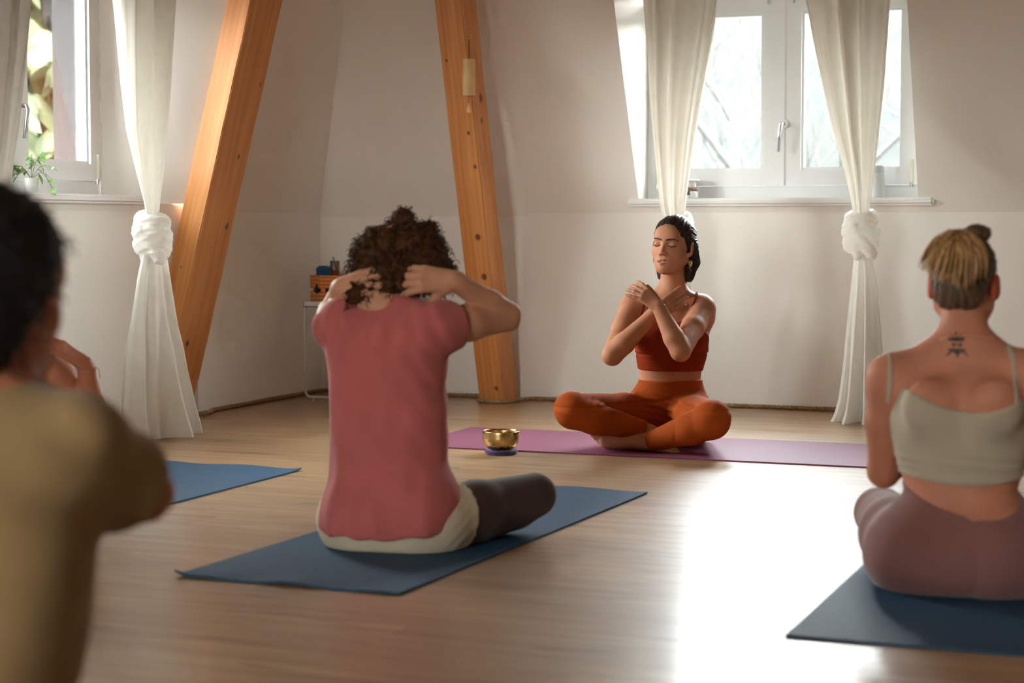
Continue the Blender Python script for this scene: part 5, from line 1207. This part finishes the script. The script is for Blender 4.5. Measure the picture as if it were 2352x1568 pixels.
S = Solid(); S.loft([(.0005, 0, 0, .0395, .0395), (.02, 0, 0, .0395, .0395), (.055, 0, 0, .0315, .0315), (.066, 0, 0, .012, .012)], k=0); S.loft([(-.02, 0, 0, .0365, .0365), (.02, 0, 0, .0365, .0365), (.053, 0, 0, .0285, .0285), (.062, 0, 0, .008, .008)], k=0, mode='s'); S.ell((-.008, -.05, .018), (.0255, .05, .0355), k=.002, mode='s'); mesh_solid('inner_wall', S, .0022, 'terracotta', ob)
q = B(); q.lathe([(0, 0), (.019, 0), (.0195, .015), (.018, .015), (.018, .012), (0, .012)], 24); tl = q.build('tealight', 'steel', ob)
c_ = on_y(2018, 442, .03); bt = tag(empty('diffuser_bottle', (c_[0], c_[1], SZ)), 'pale grey cylindrical bottle on the back window sill behind the right curtain', 'bottle')
MAT['frost'] = plain('frosted_grey_plastic', (.60, .61, .62, 1), .35, .04); MAT['frost2'] = plain('grey_cap', (.50, .52, .53, 1), .4, .04)
q = B(); q.lathe([(0, 0), (.029, 0), (.031, .004), (.029, .06), (.0275, .112), (0, .112)], 32); q.build('body', 'frost', bt, smooth=False)
q = B(); q.lathe([(0, .1125), (.0265, .1125), (.026, .142), (.024, .145), (0, .145)], 32); q.build('cap', 'frost2', bt)
c_ = on_x(72, 438, -.06); pp = tag(empty('potted_plant', (c_[0], c_[1], SZ)), 'small trailing plant in a white pot on the left window sill', 'potted plant')
MAT['soil'] = plain('potting_soil', srgb(60, 44, 34), .95, .2, 60)
def leaf_mat():
    k = M('variegated_leaf'); c = k.coords(); n = k.noise(c, 60, 3); k.l(k.ramp(n, [(.35, srgb(70, 104, 62)), (.6, srgb(120, 150, 96)), (.75, srgb(190, 204, 160))]), k.b.inputs['Base Color']); k.b.inputs['Roughness'].default_value = .45
    tr = k.n('BsdfTranslucent'); tr.inputs['Color'].default_value = srgb(130, 160, 80); mx = k.n('MixShader'); mx.inputs[0].default_value = .3; k.l(k.b.outputs[0], mx.inputs[1]); k.l(tr.outputs[0], mx.inputs[2]); k.l(mx.outputs[0], k.out.inputs['Surface']); return k.m
MAT['leaf'] = leaf_mat(); MAT['stem'] = plain('green_stem', srgb(96, 118, 70), .6, .1)
q = B(); q.lathe([(0, 0), (.024, 0), (.030, .060), (.0275, .060), (.0255, .052), (0, .052)], 32); q.build('pot', 'ceramic', pp, smooth=False)
q = B(); q.lathe([(0, .0525), (.0262, .0525), (0, .054)], 24); q.build('soil', 'soil', pp)
rg = random.Random(8)
def leaf_mesh(L):
    v = []; f = []; n = 8
    for i in range(n + 1):
        t = i / n; w = .42 * L * math.sin(math.pi * t ** .8) * (1 - .15 * t) + .0002
        for s_ in (-1, -.5, 0, .5, 1): v.append((t * L, s_ * w * .8, -.25 * L * t * t + .10 * L * abs(s_) * .5))
    for i in range(n):
        for j in range(4): f.append((i * 5 + j, i * 5 + j + 1, i * 5 + 6 + j, i * 5 + 5 + j))
    return mesh('leaf', v, f)
lm = [leaf_mesh(.030), leaf_mesh(.038), leaf_mesh(.046)]; [m_.materials.append(MAT['leaf']) for m_ in lm]
for m_ in lm: m_.polygons.foreach_set('use_smooth', [True] * len(m_.polygons))
vines = [((-.08, .03), .10, -.03), ((.09, -.01), .085, -.07), ((.03, .02), .135, .06), ((-.05, -.03), .11, .0), ((.055, .03), .11, .01), ((-.02, .03), .13, .05)]
for (dx, dy), hgt, end in vines:      # dx towards the picture's right, dy towards the room
    sx = V3(C_R[0], C_R[1], 0); pts = []
    for j in range(7):
        t = j / 6; pts.append(sx * dx * t + V3(1, 0, 0) * dy * t + V3(0, 0, .053 + (hgt - .053) * math.sin(min(1, t * 1.5) * math.pi / 2) + (end - .02) * max(0, t - .5) ** 1.5 * 2))
    q = B(); q.tube(pts, .0013, 5); vo = q.build('stem', 'stem', pp, smooth=True)
    for j in (2, 3, 4, 5, 6):
        o = bpy.data.objects.new('leaf', lm[rg.randrange(3)]); COL.objects.link(o); o.parent = pp; o.location = pts[j]
        o.rotation_euler = (rg.uniform(-.9, .9), rg.uniform(.0, 1.0), math.atan2(sx[1] * dx, sx[0] * dx) + rg.uniform(-1.5, 1.5))

# ---------------------------------------------------------------- outside: hillside, bare trees, spruce
def hill_mat():
    k = M('hazy_wooded_slope'); c = k.coords(); n = k.noise(c, .12, 6, .65); n2 = k.noise(c, .9, 4)
    k.l(k.mix(k.math('MULTIPLY', n2, .5), k.ramp(n, [(.3, (.0122, .0137, .0150, 1)), (.5, (.0138, .0136, .0130, 1)), (.7, (.0152, .0136, .0124, 1))]), (.0130, .0138, .0124, 1)), k.b.inputs['Base Color']); k.b.inputs['Roughness'].default_value = 1; k.b.inputs['Specular IOR Level'].default_value = 0; return k.m  # bluish haze of the distance is put into the base colours
MAT['hill'] = hill_mat(); v = []; f = []; n = 60; rg = random.Random(2)
for i in range(n + 1):
    for j in range(n + 1):
        x = -160 + 260 * i / n; y = -60 + 260 * j / n; d = math.hypot(x - 4, y + 8)
        z = -7 + max(0, d - 22) * .185 + 3.0 * math.sin(x * .045 + 1) * min(1, d / 80) + 2 * math.sin(y * .06 + x * .03) * min(1, d / 60) + rg.uniform(-.5, .5) * min(1, d / 50); z = min(z, 27 + 3 * math.sin(x * .05)); v.append((x, y, z - (4 if d < 16 else 0)))
for i in range(n):
    for j in range(n): a = i * (n + 1) + j; f.append((a, a + n + 1, a + n + 2, a + 1))
hill = link('hillside', mesh('hillside', v, f), 'hill', None, True); hill['kind'] = 'structure'
MAT['bark'] = plain('pale_bark', (.0115, .0104, .0088, 1), .9, .25, 8); MAT['twig'] = plain('yellowish_twigs', (.0130, .0118, .0090, 1), .9, .2, 8)
def bare_tree(label, x, y, z, hgt, seed):
    r = tag(empty('bare_tree', (x, y, z)), label, 'tree', 'bare trees beyond the back window'); rg = random.Random(seed); tk = B(); tw = B()
    def grow(p, d, L, rad, lev):
        pts = [p]; n = 5
        for _ in range(n):
            d = (d + Vector((rg.uniform(-.22, .22), rg.uniform(-.22, .22), rg.uniform(-.05, .16)))).normalized(); pts.append(pts[-1] + d * L / n)
        (tk if lev < 2 else tw).tube(pts, [rad * (1 - .55 * i / n) for i in range(n + 1)], 6 if lev < 2 else 4, False)
        if lev >= 4: return
        for i in range(6 if lev < 3 else 4):
            q = pts[rg.randint(2, n)]; a = rg.uniform(0, 6.28); e = (d + Vector((math.cos(a), math.sin(a), rg.uniform(-.1, .5))) * .9).normalized(); grow(q, e, L * rg.uniform(.45, .7), rad * .45, lev + 1)
    grow(Vector((0, 0, 0)), Vector((0, 0, 1)), hgt * .5, hgt * .0075, 0)
    tk.build('trunk', 'bark', r, smooth=True); o = tw.build('twigs', 'twig', r, smooth=True); o['kind'] = 'stuff'
for i, (px, d_, h_, lb) in enumerate(((1700, 42, 20, 'pale bare tree seen through the left sash of the back window'), (1872, 22, 15, 'yellowish bare tree just right of the window mullion'), (2110, 80, 34, 'bare tree seen at the right end of the back window'), (1600, 62, 26, 'far bare tree beside the left curtain of the back window'))):
    w = at(px, 500, d_); bare_tree(lb, w[0], w[1], -6.0, h_, 20 + i)
def spruce(label, px, d_, hgt, seed):
    w = at(px, 500, d_); r = tag(empty('spruce_tree', (w[0], w[1], -6.0)), label, 'tree'); rg = random.Random(seed)
    q = B(); q.tube([(0, 0, 0), (0, 0, hgt)], [.22, .03], 8); q.build('trunk', 'bark', r); q = B(); v = []; f = []
    for i in range(330):
        t = rg.random() ** .8; z = hgt * (.25 + .73 * t); L = (1 - t) * 2.6 + .3; a = rg.uniform(0, 6.28); d = Vector((math.cos(a), math.sin(a), 0)); s_ = Vector((-d.y, d.x, 0))
        for j in range(26):
            u = rg.random(); c_ = d * L * u + Vector((0, 0, z + .25 * u * L - .38 * L * u * u)); l_ = rg.uniform(.16, .42) * (1.1 - .5 * u); b_ = (s_ * rg.choice((-1, 1)) * .55 + Vector((0, 0, -rg.uniform(.4, 1.2))) + d * .3).normalized(); k_ = len(v); w_ = d.cross(b_).normalized() * .035
            v += [c_ - w_, c_ + w_, c_ + b_ * l_ * .6 + w_ * 1.3, c_ + b_ * l_, c_ + b_ * l_ * .6 - w_ * 1.3]; f.append((k_, k_ + 1, k_ + 2, k_ + 3, k_ + 4))
    o = link('needles', mesh('needles', v, f), 'needle', r); o['kind'] = 'stuff'
MAT['needle'] = plain('spruce_needles', (.048, .058, .021, 1), .8, .35, 2.5)
spruce('tall spruce with drooping branches outside the left window', 100, 15.5, 13.5, 3); spruce('second spruce farther off, at the left part of the left window', 20, 22, 13, 6)
